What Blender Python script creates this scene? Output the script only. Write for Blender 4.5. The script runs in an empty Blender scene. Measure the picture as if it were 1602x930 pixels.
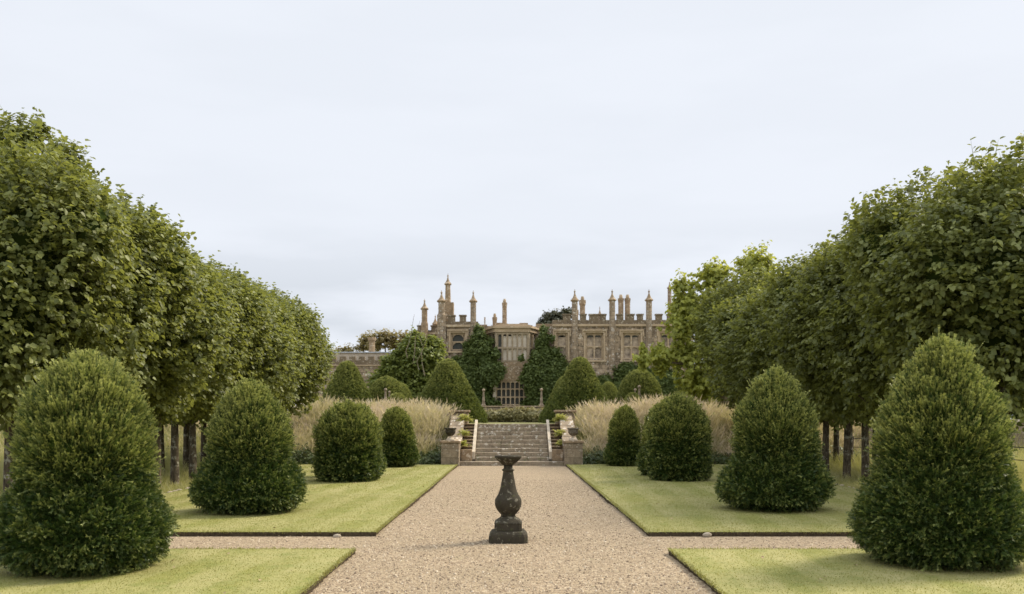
import bpy, bmesh, math, random
import numpy as np
from mathutils import Vector, Matrix
R = math.radians
rng = np.random.default_rng(7)
random.seed(7)
sc = bpy.context.scene
COL = sc.collection

# ------------------------------------------------------------------ camera, sky, sun, exposure
F = 1440.0            # focal length in photo pixels (photo 1602 px wide)
CX, CY, CH = 801.0, 657.0, 1.6
cam_d = bpy.data.cameras.new('camera'); cam = bpy.data.objects.new('camera', cam_d); COL.objects.link(cam)
cam.location = (0, 0, CH); cam.rotation_euler = (R(90), 0, 0)
cam_d.sensor_width = 36.0; cam_d.lens = 36.0 * F / 1602.0
cam_d.shift_y = (657 - 465) / 1602.0
cam_d.clip_start = 0.1; cam_d.clip_end = 3000
cam_d.dof.use_dof = True; cam_d.dof.focus_distance = 12.5; cam_d.dof.aperture_fstop = 2.8
sc.camera = cam
SUN_EL, SUN_AZ = 41.0, 60.0     # elevation; azimuth clockwise from +Y (view direction)
wd = bpy.data.worlds.new("World"); sc.world = wd; wd.use_nodes = True
nt = wd.node_tree; nt.nodes.clear()
wo = nt.nodes.new('ShaderNodeOutputWorld'); bg = nt.nodes.new('ShaderNodeBackground')
sky = nt.nodes.new('ShaderNodeTexSky'); sky.sky_type = 'NISHITA'; sky.sun_disc = False
sky.sun_elevation = R(SUN_EL); sky.sun_rotation = R(SUN_AZ); sky.dust_density = 3.0; sky.air_density = 1.0
tc = nt.nodes.new('ShaderNodeTexCoord'); mp = nt.nodes.new('ShaderNodeMapping'); mp.inputs['Scale'].default_value = (1, 1, 4.5)
mp.inputs['Location'].default_value = (0.35, 0.0, 0.6)
nz = nt.nodes.new('ShaderNodeTexNoise'); nz.inputs['Scale'].default_value = 3.2; nz.inputs['Detail'].default_value = 5; nz.inputs['Roughness'].default_value = .5
cr = nt.nodes.new('ShaderNodeValToRGB')
cr.color_ramp.elements[0].position = .42; cr.color_ramp.elements[0].color = (0, 0, 0, 1)
cr.color_ramp.elements[1].position = .58; cr.color_ramp.elements[1].color = (1, 1, 1, 1)
sx_ = nt.nodes.new('ShaderNodeSeparateXYZ'); nt.links.new(tc.outputs['Generated'], sx_.inputs[0])
lo = nt.nodes.new('ShaderNodeMapRange'); lo.inputs['From Min'].default_value = .11; lo.inputs['From Max'].default_value = .21; lo.inputs['To Min'].default_value = 1; lo.inputs['To Max'].default_value = .12
nt.links.new(sx_.outputs[2], lo.inputs[0])
cm_ = nt.nodes.new('ShaderNodeMath'); cm_.operation = 'MULTIPLY'; nt.links.new(cr.outputs[0], cm_.inputs[0]); nt.links.new(lo.outputs[0], cm_.inputs[1])
cc = nt.nodes.new('ShaderNodeMix'); cc.data_type = 'RGBA'; nt.links.new(cm_.outputs[0], cc.inputs[0])
cc.inputs[6].default_value = (7.55, 7.9, 8.55, 1); cc.inputs[7].default_value = (5.9, 6.3, 6.9, 1)
mx = nt.nodes.new('ShaderNodeMix'); mx.data_type = 'RGBA'; mx.inputs[0].default_value = .97
L = nt.links.new
L(tc.outputs['Generated'], mp.inputs['Vector']); L(mp.outputs[0], nz.inputs['Vector']); L(nz.outputs['Fac'], cr.inputs[0])
L(sky.outputs[0], mx.inputs[6]); L(cc.outputs[2], mx.inputs[7]); L(mx.outputs[2], bg.inputs[0]); L(bg.outputs[0], wo.inputs[0])
# overcast luminance: brighter overhead; fill glow added behind the camera lifts the facade
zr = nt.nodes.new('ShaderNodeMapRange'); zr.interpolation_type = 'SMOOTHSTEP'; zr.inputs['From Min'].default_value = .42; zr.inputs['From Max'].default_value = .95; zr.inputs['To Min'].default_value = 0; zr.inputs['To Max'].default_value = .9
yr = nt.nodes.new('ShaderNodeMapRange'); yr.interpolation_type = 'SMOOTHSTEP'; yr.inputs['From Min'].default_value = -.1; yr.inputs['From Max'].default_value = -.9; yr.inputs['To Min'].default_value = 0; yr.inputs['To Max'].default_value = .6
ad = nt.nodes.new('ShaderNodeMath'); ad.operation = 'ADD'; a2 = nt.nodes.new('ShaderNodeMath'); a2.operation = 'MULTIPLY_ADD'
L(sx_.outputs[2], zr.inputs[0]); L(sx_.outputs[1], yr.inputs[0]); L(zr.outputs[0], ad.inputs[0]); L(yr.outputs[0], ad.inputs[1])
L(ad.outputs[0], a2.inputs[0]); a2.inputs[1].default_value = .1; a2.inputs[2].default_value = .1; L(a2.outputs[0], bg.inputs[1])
sd = bpy.data.lights.new('sun', 'SUN'); sd.energy = 5.0; sd.angle = R(16); sd.color = (1, .90, .74)
so = bpy.data.objects.new('sun', sd); COL.objects.link(so)
az = R(SUN_AZ); el = R(SUN_EL)
sdir = Vector((math.sin(az) * math.cos(el), math.cos(az) * math.cos(el), math.sin(el)))
so.rotation_euler = sdir.to_track_quat('Z', 'Y').to_euler(); so.location = (10, 20, 40)
sc.view_settings.view_transform = 'Standard'; sc.view_settings.look = 'None'
sc.view_settings.exposure = 0.2; sc.view_settings.gamma = 1.0
sc.render.engine = 'CYCLES'
try:
    sc.cycles.max_bounces = 8; sc.cycles.transparent_max_bounces = 4
except Exception: pass

def X(px, d): return (px - CX) * d / F
def Z(py, d): return CH + (CY - py) * d / F

# ------------------------------------------------------------------ tagging
def tag(o, label=None, cat=None, group=None, kind=None):
    if label: o['label'] = label
    if cat: o['category'] = cat
    if group: o['group'] = group
    if kind: o['kind'] = kind
    return o
def empty(name, loc, label, cat, group=None, rz=0):
    o = bpy.data.objects.new(name, None); COL.objects.link(o); o.location = loc; o.rotation_euler = (0, 0, rz)
    o.empty_display_size = .2
    return tag(o, label, cat, group)
def link(name, me, parent=None, mats=None):
    o = bpy.data.objects.new(name, me); COL.objects.link(o)
    if parent: o.parent = parent
    if mats:
        for m in (mats if isinstance(mats, (list, tuple)) else [mats]): me.materials.append(m)
    return o

# ------------------------------------------------------------------ materials
def newmat(name):
    m = bpy.data.materials.new(name); m.use_nodes = True; t = m.node_tree; t.nodes.clear()
    out = t.nodes.new('ShaderNodeOutputMaterial'); return m, t, out
def N(t, typ, **kw):
    n = t.nodes.new(typ)
    for k, v in kw.items():
        if k.startswith('i_'): n.inputs[k[2:].replace('_', ' ')].default_value = v
        else: setattr(n, k, v)
    return n
def ramp(t, fac, stops):
    r = t.nodes.new('ShaderNodeValToRGB'); e = r.color_ramp.elements
    while len(e) < len(stops): e.new(.5)
    for i, (p, c) in enumerate(stops): e[i].position = p; e[i].color = (*c, 1)
    t.links.new(fac, r.inputs[0]); return r.outputs[0]
def mixc(t, fac, a, b, mode='MIX'):
    m = t.nodes.new('ShaderNodeMix'); m.data_type = 'RGBA'; m.blend_type = mode
    for s, v in ((0, fac), (6, a), (7, b)):
        if hasattr(v, 'default_value') or hasattr(v, 'is_output'): t.links.new(v, m.inputs[s])
        elif s == 0: m.inputs[0].default_value = v
        else: m.inputs[s].default_value = (*v, 1)
    return m.outputs[2]
def noise(t, scale, detail=4, rough=.55, vec=None, stretch=None):
    c = t.nodes.new('ShaderNodeTexCoord'); v = c.outputs['Object']
    if stretch:
        mpn = t.nodes.new('ShaderNodeMapping'); mpn.inputs['Scale'].default_value = stretch; t.links.new(v, mpn.inputs[0]); v = mpn.outputs[0]
    n = N(t, 'ShaderNodeTexNoise'); n.inputs['Scale'].default_value = scale; n.inputs['Detail'].default_value = detail; n.inputs['Roughness'].default_value = rough
    t.links.new(v, n.inputs['Vector']); return n.outputs['Fac']
def voro(t, scale, feature='F1', out='Distance', stretch=None):
    c = t.nodes.new('ShaderNodeTexCoord'); v = c.outputs['Object']
    if stretch:
        mpn = t.nodes.new('ShaderNodeMapping'); mpn.inputs['Scale'].default_value = stretch; t.links.new(v, mpn.inputs[0]); v = mpn.outputs[0]
    n = N(t, 'ShaderNodeTexVoronoi'); n.feature = feature; n.inputs['Scale'].default_value = scale
    t.links.new(v, n.inputs['Vector']); return n.outputs[out]
def bump(t, h, strength, dist):
    b = t.nodes.new('ShaderNodeBump'); b.inputs['Strength'].default_value = strength; b.inputs['Distance'].default_value = dist
    t.links.new(h, b.inputs['Height']); return b.outputs[0]
def surf(t, out, col, rough=.85, nrm=None, spec=.3):
    p = t.nodes.new('ShaderNodeBsdfPrincipled'); p.inputs['Roughness'].default_value = rough
    p.inputs['Specular IOR Level'].default_value = spec
    if isinstance(col, tuple): p.inputs['Base Color'].default_value = (*col, 1)
    else: t.links.new(col, p.inputs['Base Color'])
    if nrm is not None: t.links.new(nrm, p.inputs['Normal'])
    t.links.new(p.outputs[0], out.inputs[0]); return p

def leaf_mat(name, dark, light, tip=None, trans=.35, rough=.5, spec=.35, clump=1.2, hue=None):
    """foliage: per-leaf random value 'rnd', growth value 'tip' (young shoots), large soft clumps of tone"""
    m, t, out = newmat(name)
    a = N(t, 'ShaderNodeAttribute', attribute_name='rnd')
    c = ramp(t, a.outputs['Fac'], [(0, dark), (1, light)])
    n = noise(t, clump, 2)
    c2 = mixc(t, n, c, mixc(t, .35, c, hue or light)) 
    if tip:
        b = N(t, 'ShaderNodeAttribute', attribute_name='tip')
        c2 = mixc(t, b.outputs['Fac'], c2, tip)
    p = t.nodes.new('ShaderNodeBsdfPrincipled'); p.inputs['Roughness'].default_value = rough
    p.inputs['Specular IOR Level'].default_value = spec
    t.links.new(c2, p.inputs['Base Color'])
    tr = t.nodes.new('ShaderNodeBsdfTranslucent'); g = mixc(t, .5, c2, (light[0] * 1.6, light[1] * 1.55, light[2] * .8))
    t.links.new(g, tr.inputs[0])
    ms = t.nodes.new('ShaderNodeMixShader'); ms.inputs[0].default_value = trans
    t.links.new(p.outputs[0], ms.inputs[1]); t.links.new(tr.outputs[0], ms.inputs[2]); t.links.new(ms.outputs[0], out.inputs[0])
    return m

def gravel_mat():
    m, t, out = newmat('gravel')
    v = voro(t, 55, 'F1', 'Color'); sp = t.nodes.new('ShaderNodeSeparateColor'); t.links.new(v, sp.inputs[0])
    c = ramp(t, sp.outputs[0], [(0, (.09, .065, .042)), (.22, (.235, .17, .108)), (.6, (.30, .225, .136)), (1, (.48, .395, .275))])
    big = noise(t, .9, 5, .6); c = mixc(t, ramp(t, big, [(.3, (.5,)*3), (.65, (0,)*3)]), c, (.24, .19, .115))
    mid = noise(t, 9, 6, .75); c = mixc(t, ramp(t, mid, [(.36, (.7,)*3), (.5, (0,)*3)]), c, (.165, .12, .08))
    moss = noise(t, 2.3, 6, .7, stretch=(1.6, 1, 1)); c = mixc(t, ramp(t, moss, [(.6, (0,)*3), (.72, (.4,)*3)]), c, (.20, .205, .08))
    d = voro(t, 55, 'F1'); f = noise(t, 14, 5, .7)
    add = t.nodes.new('ShaderNodeMath'); add.operation = 'SUBTRACT'; t.links.new(f, add.inputs[0]); t.links.new(d, add.inputs[1])
    surf(t, out, c, .9, bump(t, add.outputs[0], .55, .02), .25); return m
def lawn_mat():
    m, t, out = newmat('mown_grass')
    f = noise(t, 70, 4, .75, stretch=(1, .55, 1))
    c = ramp(t, f, [(.32, (.10, .115, .022)), (.5, (.195, .195, .048)), (.68, (.31, .28, .10))])
    big = noise(t, 1.1, 5, .65, stretch=(1, .55, 1)); c = mixc(t, ramp(t, big, [(.42, (0,)*3), (.68, (.65,)*3)]), c, (.32, .285, .13))
    mot = noise(t, 4.5, 5, .7); c = mixc(t, ramp(t, mot, [(.33, (.6,)*3), (.52, (0,)*3)]), c, (.125, .15, .03))
    tcd = t.nodes.new('ShaderNodeTexCoord'); w = N(t, 'ShaderNodeTexWave'); w.inputs['Scale'].default_value = .42; w.inputs['Distortion'].default_value = 1.2; w.inputs['Detail'].default_value = 2
    mpp = t.nodes.new('ShaderNodeMapping'); mpp.inputs['Rotation'].default_value = (0, 0, .05); t.links.new(tcd.outputs['Object'], mpp.inputs[0]); t.links.new(mpp.outputs[0], w.inputs[0])
    c = mixc(t, ramp(t, w.outputs['Fac'], [(.4, (0,)*3), (.7, (.26,)*3)]), c, (.35, .31, .145))
    surf(t, out, c, .9, bump(t, f, .25, .01), .2); return m
def soil_mat():
    m, t, out = newmat('dark_soil'); f = noise(t, 30, 5, .7)
    surf(t, out, ramp(t, f, [(.3, (.03, .022, .014)), (.7, (.10, .075, .045))]), .95, bump(t, f, .8, .02), .1); return m
def ground_mat():
    m, t, out = newmat('rough_ground'); f = noise(t, 6, 6, .7)
    surf(t, out, ramp(t, f, [(.3, (.08, .10, .03)), (.7, (.27, .24, .11))]), .95, bump(t, f, .8, .05), .1); return m
def stone_mat(name, base, dark, light, scale=1.0, amt_light=.6, amt_dark=.6, courses=None, moss=None, bdist=.03):
    m, t, out = newmat(name)
    n1 = noise(t, 1.3 * scale, 6, .7); n2 = noise(t, 6 * scale, 6, .75); n3 = noise(t, 2.6 * scale, 7, .8)
    c = ramp(t, n1, [(.3, tuple(v * .72 for v in base)), (.7, tuple(v * 1.2 for v in base))])
    c = mixc(t, ramp(t, n3, [(.44, (0,)*3), (.60, (amt_dark,)*3)]), c, dark)
    v = voro(t, 4.5 * scale, 'F1', 'Color'); sp = t.nodes.new('ShaderNodeSeparateColor'); t.links.new(v, sp.inputs[0])
    mul = t.nodes.new('ShaderNodeMath'); mul.operation = 'MULTIPLY'; t.links.new(n2, mul.inputs[0]); t.links.new(sp.outputs[0], mul.inputs[1])
    c = mixc(t, ramp(t, mul.outputs[0], [(.42, (0,)*3), (.52, (amt_light,)*3)]), c, light)
    if moss:
        n4 = noise(t, 3.1 * scale, 6, .75); c = mixc(t, ramp(t, n4, [(.56, (0,)*3), (.66, (.7,)*3)]), c, moss)
    h = n2
    if courses:
        tcd = t.nodes.new('ShaderNodeTexCoord'); mpp = t.nodes.new('ShaderNodeMapping'); mpp.inputs['Rotation'].default_value = (R(90), 0, 0)
        t.links.new(tcd.outputs['Object'], mpp.inputs[0])
        br = N(t, 'ShaderNodeTexBrick'); br.inputs['Scale'].default_value = 1.0; br.inputs['Brick Width'].default_value = courses[0]; br.inputs['Row Height'].default_value = courses[1]
        br.inputs['Mortar Size'].default_value = courses[2]; br.inputs['Mortar Smooth'].default_value = .3
        br.inputs['Color1'].default_value = (.62,) * 3 + (1,); br.inputs['Color2'].default_value = (1, 1, 1, 1); br.inputs['Mortar'].default_value = (.5,) * 3 + (1,)
        t.links.new(mpp.outputs[0], br.inputs['Vector']); c = mixc(t, .8, c, br.outputs['Color'], 'MULTIPLY')
    surf(t, out, c, .92, bump(t, h, .8, bdist), .2); return m
def bark_mat(name, a, b):
    m, t, out = newmat(name); f = noise(t, 14, 6, .7, stretch=(1, 1, .35)); g = noise(t, 5, 5, .7)
    c = ramp(t, f, [(.35, a), (.62, b)]); c = mixc(t, ramp(t, g, [(.54, (0,)*3), (.6, (.75,)*3)]), c, (.30, .29, .22))
    surf(t, out, c, .95, bump(t, f, 1, .03), .15); return m
def plain_mat(name, a, b, scale=8, rough=.85, metal=0):
    m, t, out = newmat(name); f = noise(t, scale, 5, .7)
    p = surf(t, out, ramp(t, f, [(.3, a), (.7, b)]), rough, bump(t, f, .4, .01), .4); p.inputs['Metallic'].default_value = metal; return m
def glass_mat(name, a, b, rough=.12):
    m, t, out = newmat(name); f = noise(t, 1.6, 5, .7)
    surf(t, out, ramp(t, f, [(.35, a), (.65, b)]), rough, bump(t, noise(t, 3, 3), .15, .02), .5); return m

M = dict(
    gravel=gravel_mat(), lawn=lawn_mat(), soil=soil_mat(), ground=ground_mat(),
    facade=stone_mat('facade_stone', (.47, .355, .235), (.11, .085, .057), (.76, .70, .58), 1.3, .9, .95, (1.1, .42, .035)),
    dressed=stone_mat('dressed_stone', (.43, .325, .21), (.20, .15, .095), (.62, .53, .39), 1.0, .5, .5),
    darkstone=stone_mat('weathered_stone', (.32, .23, .14), (.12, .088, .055), (.62, .53, .41), 1.6, .7, .7),
    rubble=stone_mat('turret_stone', (.38, .29, .195), (.15, .112, .075), (.68, .63, .55), 1.6, .8, .7, (.7, .35, .03)),
    steps=stone_mat('step_stone', (.33, .265, .185), (.13, .10, .07), (.66, .62, .53), 2.4, .8, .7, None, (.12, .15, .05)),
    pier=stone_mat('pier_stone', (.34, .265, .18), (.14, .11, .075), (.66, .60, .49), 3.5, .6, .7, (.5, .3, .012)),
    kerb=stone_mat('pale_stone', (.52, .44, .33), (.25, .20, .14), (.7, .65, .55), 3.0, .6, .4),
    mullion=stone_mat('mullion_stone', (.30, .235, .155), (.17, .13, .09), (.50, .43, .32), 2.0, .5, .4),
    merlonstone=stone_mat('dark_merlon_stone', (.20, .15, .095), (.08, .06, .04), (.50, .44, .34), 1.8, .7, .7),  # darker stone tone for parapets and merlons
    urnstone=stone_mat('urn_stone', (.17, .14, .10), (.06, .05, .035), (.45, .42, .36), 8, .6, .5),
    patchy=stone_mat('patchy_wall', (.36, .28, .19), (.18, .14, .10), (.86, .80, .70), 2.2, .95, .5, (.5, .2, .02)),
    mossy=stone_mat('mossy_dark_stone', (.050, .041, .027), (.018, .016, .010), (.24, .22, .16), 6, .6, .6, None, (.075, .08, .025), .006),
    bark=bark_mat('lime_bark', (.02, .016, .011), (.12, .095, .06)),
    twig=bark_mat('twig_bark', (.07, .055, .035), (.22, .18, .12)),
    lead=plain_mat('lead_roof', (.34, .36, .38), (.52, .54, .56), 3),
    iron=plain_mat('iron', (.02, .02, .02), (.06, .05, .045), 12, .6, .3),
    darkglass=glass_mat('dark_glass', (.015, .018, .010), (.055, .05, .035), .6),
    paleglass=glass_mat('dusty_glass', (.12, .09, .06), (.46, .36, .25), .7),
    blind=glass_mat('cream_blind', (.48, .41, .31), (.70, .62, .50), .7),
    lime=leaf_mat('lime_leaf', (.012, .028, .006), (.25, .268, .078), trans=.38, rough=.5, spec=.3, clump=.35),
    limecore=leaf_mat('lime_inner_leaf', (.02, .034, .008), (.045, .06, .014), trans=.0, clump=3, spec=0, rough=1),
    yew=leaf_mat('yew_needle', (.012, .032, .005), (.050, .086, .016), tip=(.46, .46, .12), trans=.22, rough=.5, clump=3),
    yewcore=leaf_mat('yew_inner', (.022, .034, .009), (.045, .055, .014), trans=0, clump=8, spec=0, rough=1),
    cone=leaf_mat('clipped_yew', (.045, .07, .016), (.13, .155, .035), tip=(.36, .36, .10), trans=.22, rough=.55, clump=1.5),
    ivy=leaf_mat('creeper_leaf', (.03, .055, .012), (.15, .185, .048), trans=.35, rough=.6, clump=.8),
    shrub=leaf_mat('shrub_leaf', (.06, .09, .02), (.24, .27, .07), trans=.35, clump=.8),
    catalpa=leaf_mat('bright_leaf', (.10, .135, .02), (.40, .41, .09), trans=.45, rough=.6, clump=.5),
    fern=leaf_mat('fern_leaf', (.20, .23, .05), (.46, .45, .14), trans=.35, clump=4),
    fartree=leaf_mat('far_tree_leaf', (.12, .105, .05), (.30, .25, .11), trans=.4, clump=.3),
    cedar=leaf_mat('cedar_needle', (.045, .05, .03), (.10, .10, .06), trans=.1, clump=.3),
    hedge=leaf_mat('hedge_leaf', (.10, .10, .04), (.32, .28, .12), trans=.25, clump=1.0),
    blade=leaf_mat('lawn_blade', (.145, .16, .035), (.31, .29, .095), trans=.3, clump=1.5),
    meadow=leaf_mat('meadow_blade', (.10, .14, .03), (.34, .33, .11), tip=(.60, .50, .30), trans=.35, clump=.5),
    plume=leaf_mat('plume_grass', (.15, .19, .05), (.36, .33, .14), tip=(.60, .48, .40), trans=.4, clump=.8),
    cover=leaf_mat('low_leaf', (.03, .05, .014), (.10, .13, .04), trans=.25, clump=2),
    lawnleaf=plain_mat('fallen_leaf', (.20, .13, .06), (.45, .35, .2), 5),
)

# ------------------------------------------------------------------ numpy mesh building
def mesh_np(name, verts, faces, attrs=None, smooth=False, matidx=None):
    """verts (N,3), faces (M,k) array; attrs dict name -> per-face float"""
    me = bpy.data.meshes.new(name); nv = len(verts); nf, k = faces.shape
    me.vertices.add(nv); me.vertices.foreach_set('co', verts.astype(np.float32).ravel())
    me.loops.add(nf * k); me.loops.foreach_set('vertex_index', faces.astype(np.int32).ravel())
    me.polygons.add(nf); me.polygons.foreach_set('loop_start', np.arange(0, nf * k, k, dtype=np.int32))
    try: me.polygons.foreach_set('loop_total', np.full(nf, k, dtype=np.int32))
    except Exception: pass
    if matidx is not None: me.polygons.foreach_set('material_index', matidx.astype(np.int32))
    me.update(calc_edges=True)
    if attrs:
        for n_, v in attrs.items():
            dom = 'FACE' if len(v) == nf else 'POINT'
            a = me.attributes.new(n_, 'FLOAT', dom); a.data.foreach_set('value', v.astype(np.float32))
    if smooth: me.polygons.foreach_set('use_smooth', np.ones(nf, dtype=bool))
    return me
def unit(v): return v / (np.linalg.norm(v, axis=-1, keepdims=True) + 1e-9)
class Geo:
    """collects quad soups with per-vertex rnd and tip"""
    def __init__(s): s.v = []; s.f = []; s.r = []; s.t = []; s.m = []; s.n = 0
    def add(s, v, f, r, t=None, mi=0):
        s.v.append(v); s.f.append(f + s.n); s.r.append(r); s.t.append(np.zeros(len(v)) if t is None else t); s.m.append(np.full(len(f), mi)); s.n += len(v)
    def mesh(s, name):
        return mesh_np(name, np.concatenate(s.v), np.concatenate(s.f), {'rnd': np.concatenate(s.r), 'tip': np.concatenate(s.t)}, matidx=np.concatenate(s.m))
def frames(axis, nrm):
    a = unit(axis); n = nrm - (nrm * a).sum(1, keepdims=True) * a; n = unit(n); return a, n, np.cross(a, n)
LEAF = np.array([(0, 0, 0), (-.42, .28, .13), (-.40, .68, .12), (0, 1.05, -.06), (.40, .68, .12), (.42, .28, .13)])  # side, along, up
def leaves(g, base, axis, nrm, size, rnd, tip=None, width=1.0, mi=0):
    n = len(base); a, u, s = frames(axis, nrm)
    p = LEAF[None] * size[:, None, None]
    v = base[:, None] + s[:, None] * p[..., 0:1] * width + a[:, None] * p[..., 1:2] + u[:, None] * p[..., 2:3]
    i = np.arange(n)[:, None] * 6
    f = np.stack([i + np.array([0, 3, 2, 1]), i + np.array([0, 5, 4, 3])], 1).reshape(-1, 4)
    g.add(v.reshape(-1, 3), f, np.repeat(rnd, 6), None if tip is None else np.repeat(tip, 6), mi)
def slivers(g, base, axis, nrm, length, width, rnd, tip0=None, tip1=None, bend=0.0, mi=0):
    """narrow diamond quads: base, side, end, side"""
    n = len(base); a, u, s = frames(axis, nrm)
    L_ = length[:, None]; W = width[:, None]
    v = np.stack([base, base + a * L_ * .5 - s * W * .5, base + a * L_ + u * L_ * bend, base + a * L_ * .5 + s * W * .5], 1)
    f = np.arange(n * 4).reshape(n, 4)
    if tip0 is None: t = None
    else: m_ = (tip0 + tip1) * .5; t = np.stack([tip0, m_, tip1, m_], 1).ravel()
    g.add(v.reshape(-1, 3), f, np.repeat(rnd, 4), t, mi)
def rdir(n): return unit(rng.normal(size=(n, 3)))
class Wob:
    def __init__(s, scale, k=7, seed=0):
        r = np.random.default_rng(seed); s.w = r.normal(size=(k, 3)) * scale; s.p = r.uniform(0, 6.28, k)
    def __call__(s, p): return np.sin(p @ s.w.T + s.p).mean(-1) * 1.6

# ------------------------------------------------------------------ bmesh helpers
class MB:
    def __init__(s): s.b = bmesh.new()
    def box(s, x0, x1, y0, y1, z0, z1, bev=0, rot=None):
        m = Matrix.Translation(((x0 + x1) / 2, (y0 + y1) / 2, (z0 + z1) / 2)) @ Matrix.Diagonal((abs(x1 - x0), abs(y1 - y0), abs(z1 - z0), 1))
        if rot is not None: m = rot @ m
        r = bmesh.ops.create_cube(s.b, size=1, matrix=m)
        if bev > 0:
            ed = list({e for v in r['verts'] for e in v.link_edges}); bmesh.ops.bevel(s.b, geom=ed, offset=bev, segments=1, affect='EDGES', profile=.5)
        return s
    def lathe(s, prof, cx, cy, n=8, rot=0, square=False):
        rings = []
        for r, z in prof:
            ring = []
            for i in range(n):
                a = rot + 2 * math.pi * i / n
                ring.append(s.b.verts.new((cx + r * math.cos(a), cy + r * math.sin(a), z)))
            rings.append(ring)
        for a, b in zip(rings, rings[1:]):
            for i in range(n): s.b.faces.new((a[i], a[(i + 1) % n], b[(i + 1) % n], b[i]))
        s.b.faces.new(rings[-1]); s.b.faces.new(list(reversed(rings[0]))); return s
    def tube(s, pts, rads, n=7):
        rings = []
        for i, (p, r) in enumerate(zip(pts, rads)):
            p = Vector(p); d = (Vector(pts[min(i + 1, len(pts) - 1)]) - Vector(pts[max(i - 1, 0)])).normalized()
            u = d.cross(Vector((.3, 1, .1))).normalized(); w = d.cross(u)
            rings.append([s.b.verts.new(p + (u * math.cos(6.2832 * k / n) + w * math.sin(6.2832 * k / n)) * r) for k in range(n)])
        for a, b in zip(rings, rings[1:]):
            for k in range(n): s.b.faces.new((a[k], a[(k + 1) % n], b[(k + 1) % n], b[k]))
        s.b.faces.new(rings[-1]); s.b.faces.new(list(reversed(rings[0]))); return s
    def poly(s, pts, y0, y1):
        a = [s.b.verts.new((x, y0, z)) for x, z in pts]; b = [s.b.verts.new((x, y1, z)) for x, z in pts]
        s.b.faces.new(a); s.b.faces.new(list(reversed(b))); n = len(pts)
        for i in range(n): s.b.faces.new((a[(i + 1) % n], a[i], b[i], b[(i + 1) % n]))
        return s
    def prism(s, pts, z0, z1):
        a = [s.b.verts.new((x, y, z0)) for x, y in pts]; b = [s.b.verts.new((x, y, z1)) for x, y in pts]
        s.b.faces.new(list(reversed(a))); s.b.faces.new(b); n = len(pts)
        for i in range(n): s.b.faces.new((a[i], a[(i + 1) % n], b[(i + 1) % n], b[i]))
        return s
    def jitter(s, amt, sub=0, seed=1):
        if sub: bmesh.ops.subdivide_edges(s.b, edges=s.b.edges[:], cuts=sub, use_grid_fill=True)
        w = Wob(9, 6, seed); 
        for v in s.b.verts:
            p = np.array(v.co); v.co += Vector((w(p), w(p + 3.1), w(p + 7.7))) * amt
        return s
    def build(s, name, m, parent=None, smooth=False):
        bmesh.ops.recalc_face_normals(s.b, faces=s.b.faces[:])
        me = bpy.data.meshes.new(name); s.b.to_mesh(me); s.b.free()
        if smooth: me.polygons.foreach_set('use_smooth', np.ones(len(me.polygons), dtype=bool))
        o = link(name, me, parent, m)
        if parent is not None and parent.type == 'EMPTY' and False: pass
        return o

# ------------------------------------------------------------------ ground, lawns, paths
BZ = 1.45
def sstep(a, b, v): t = np.clip((v - a) / (b - a), 0, 1); return t * t * (3 - 2 * t)
def H(x, y):
    x = np.asarray(x, float); y = np.asarray(y, float)
    h = sstep(32.2, 36.2, y) * BZ
    inner = np.abs(x) < 2.31
    return np.where(inner, np.where(y < 35.1, -.03, BZ - .012), h - .03 * (y < 32.2))
xs = np.unique(np.concatenate([np.linspace(-900, -40, 14), np.linspace(-40, -2.32, 40), [-2.30, 0, 2.30], np.linspace(2.32, 40, 40), np.linspace(40, 900, 14)]))
ys = np.unique(np.concatenate([[-60, 0], np.linspace(20, 32, 5), np.linspace(32.2, 36.4, 15), [35.09, 35.11], [40, 60, 90, 130, 250, 500, 1400]]))
gx, gy = np.meshgrid(xs, ys); gz = H(gx, gy)
gv = np.stack([gx.ravel(), gy.ravel(), gz.ravel()], 1); nx, ny = len(xs), len(ys)
ii = (np.arange(ny - 1)[:, None] * nx + np.arange(nx - 1)[None]).ravel()
tag(link('ground', mesh_np('ground', gv, np.stack([ii, ii + 1, ii + nx + 1, ii + nx], 1)), None, M['ground']), kind='structure')
def sheet(name, x0, x1, y0, y1, z, mat, nx=2, ny=2):
    b = MB(); vs = [b.b.verts.new(p) for p in ((x0, y0, z), (x1, y0, z), (x1, y1, z), (x0, y1, z))]; b.b.faces.new(vs)
    return tag(b.build(name, mat), kind='structure')
PW = 1.87
sheet('gravel_path', -PW - .02, PW + .02, -6, 32.02, 0.0, M['gravel'])
sheet('cross_path', -22, -PW - .02, 10.9, 12.7, 0.0, M['gravel']); sheet('cross_path', PW + .02, 22, 10.9, 12.7, 0.0, M['gravel'])
def lawn(x0, x1, y0, y1, seed):
    """turf slab with slightly wandering cut edges and a soil side"""
    w = Wob(2.2, 8, seed); r = []
    def side(ax, ay, bx, by, n):
        for i in range(n):
            f = i / n; x = ax + (bx - ax) * f; y = ay + (by - ay) * f
            r.append((x + (.036 * float(w(np.array([x, y, 0.]))) + .010 * math.sin(23 * y + 17 * x)), y + .018 * float(w(np.array([y, x, 5.])))))
    side(x0, y0, x1, y0, 60); side(x1, y0, x1, y1, 120); side(x1, y1, x0, y1, 60); side(x0, y1, x0, y0, 120)
    b = MB(); top = [b.b.verts.new((x, y, .06)) for x, y in r]; bot = [b.b.verts.new((x, y, -.02)) for x, y in r]
    b.b.faces.new(top).material_index = 0
    n = len(r)
    for i in range(n): b.b.faces.new((bot[i], bot[(i + 1) % n], top[(i + 1) % n], top[i])).material_index = 1
    return tag(b.build('lawn', [M['lawn'], M['soil']]), kind='structure')
LX, RX = -7.25, 7.7
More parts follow.
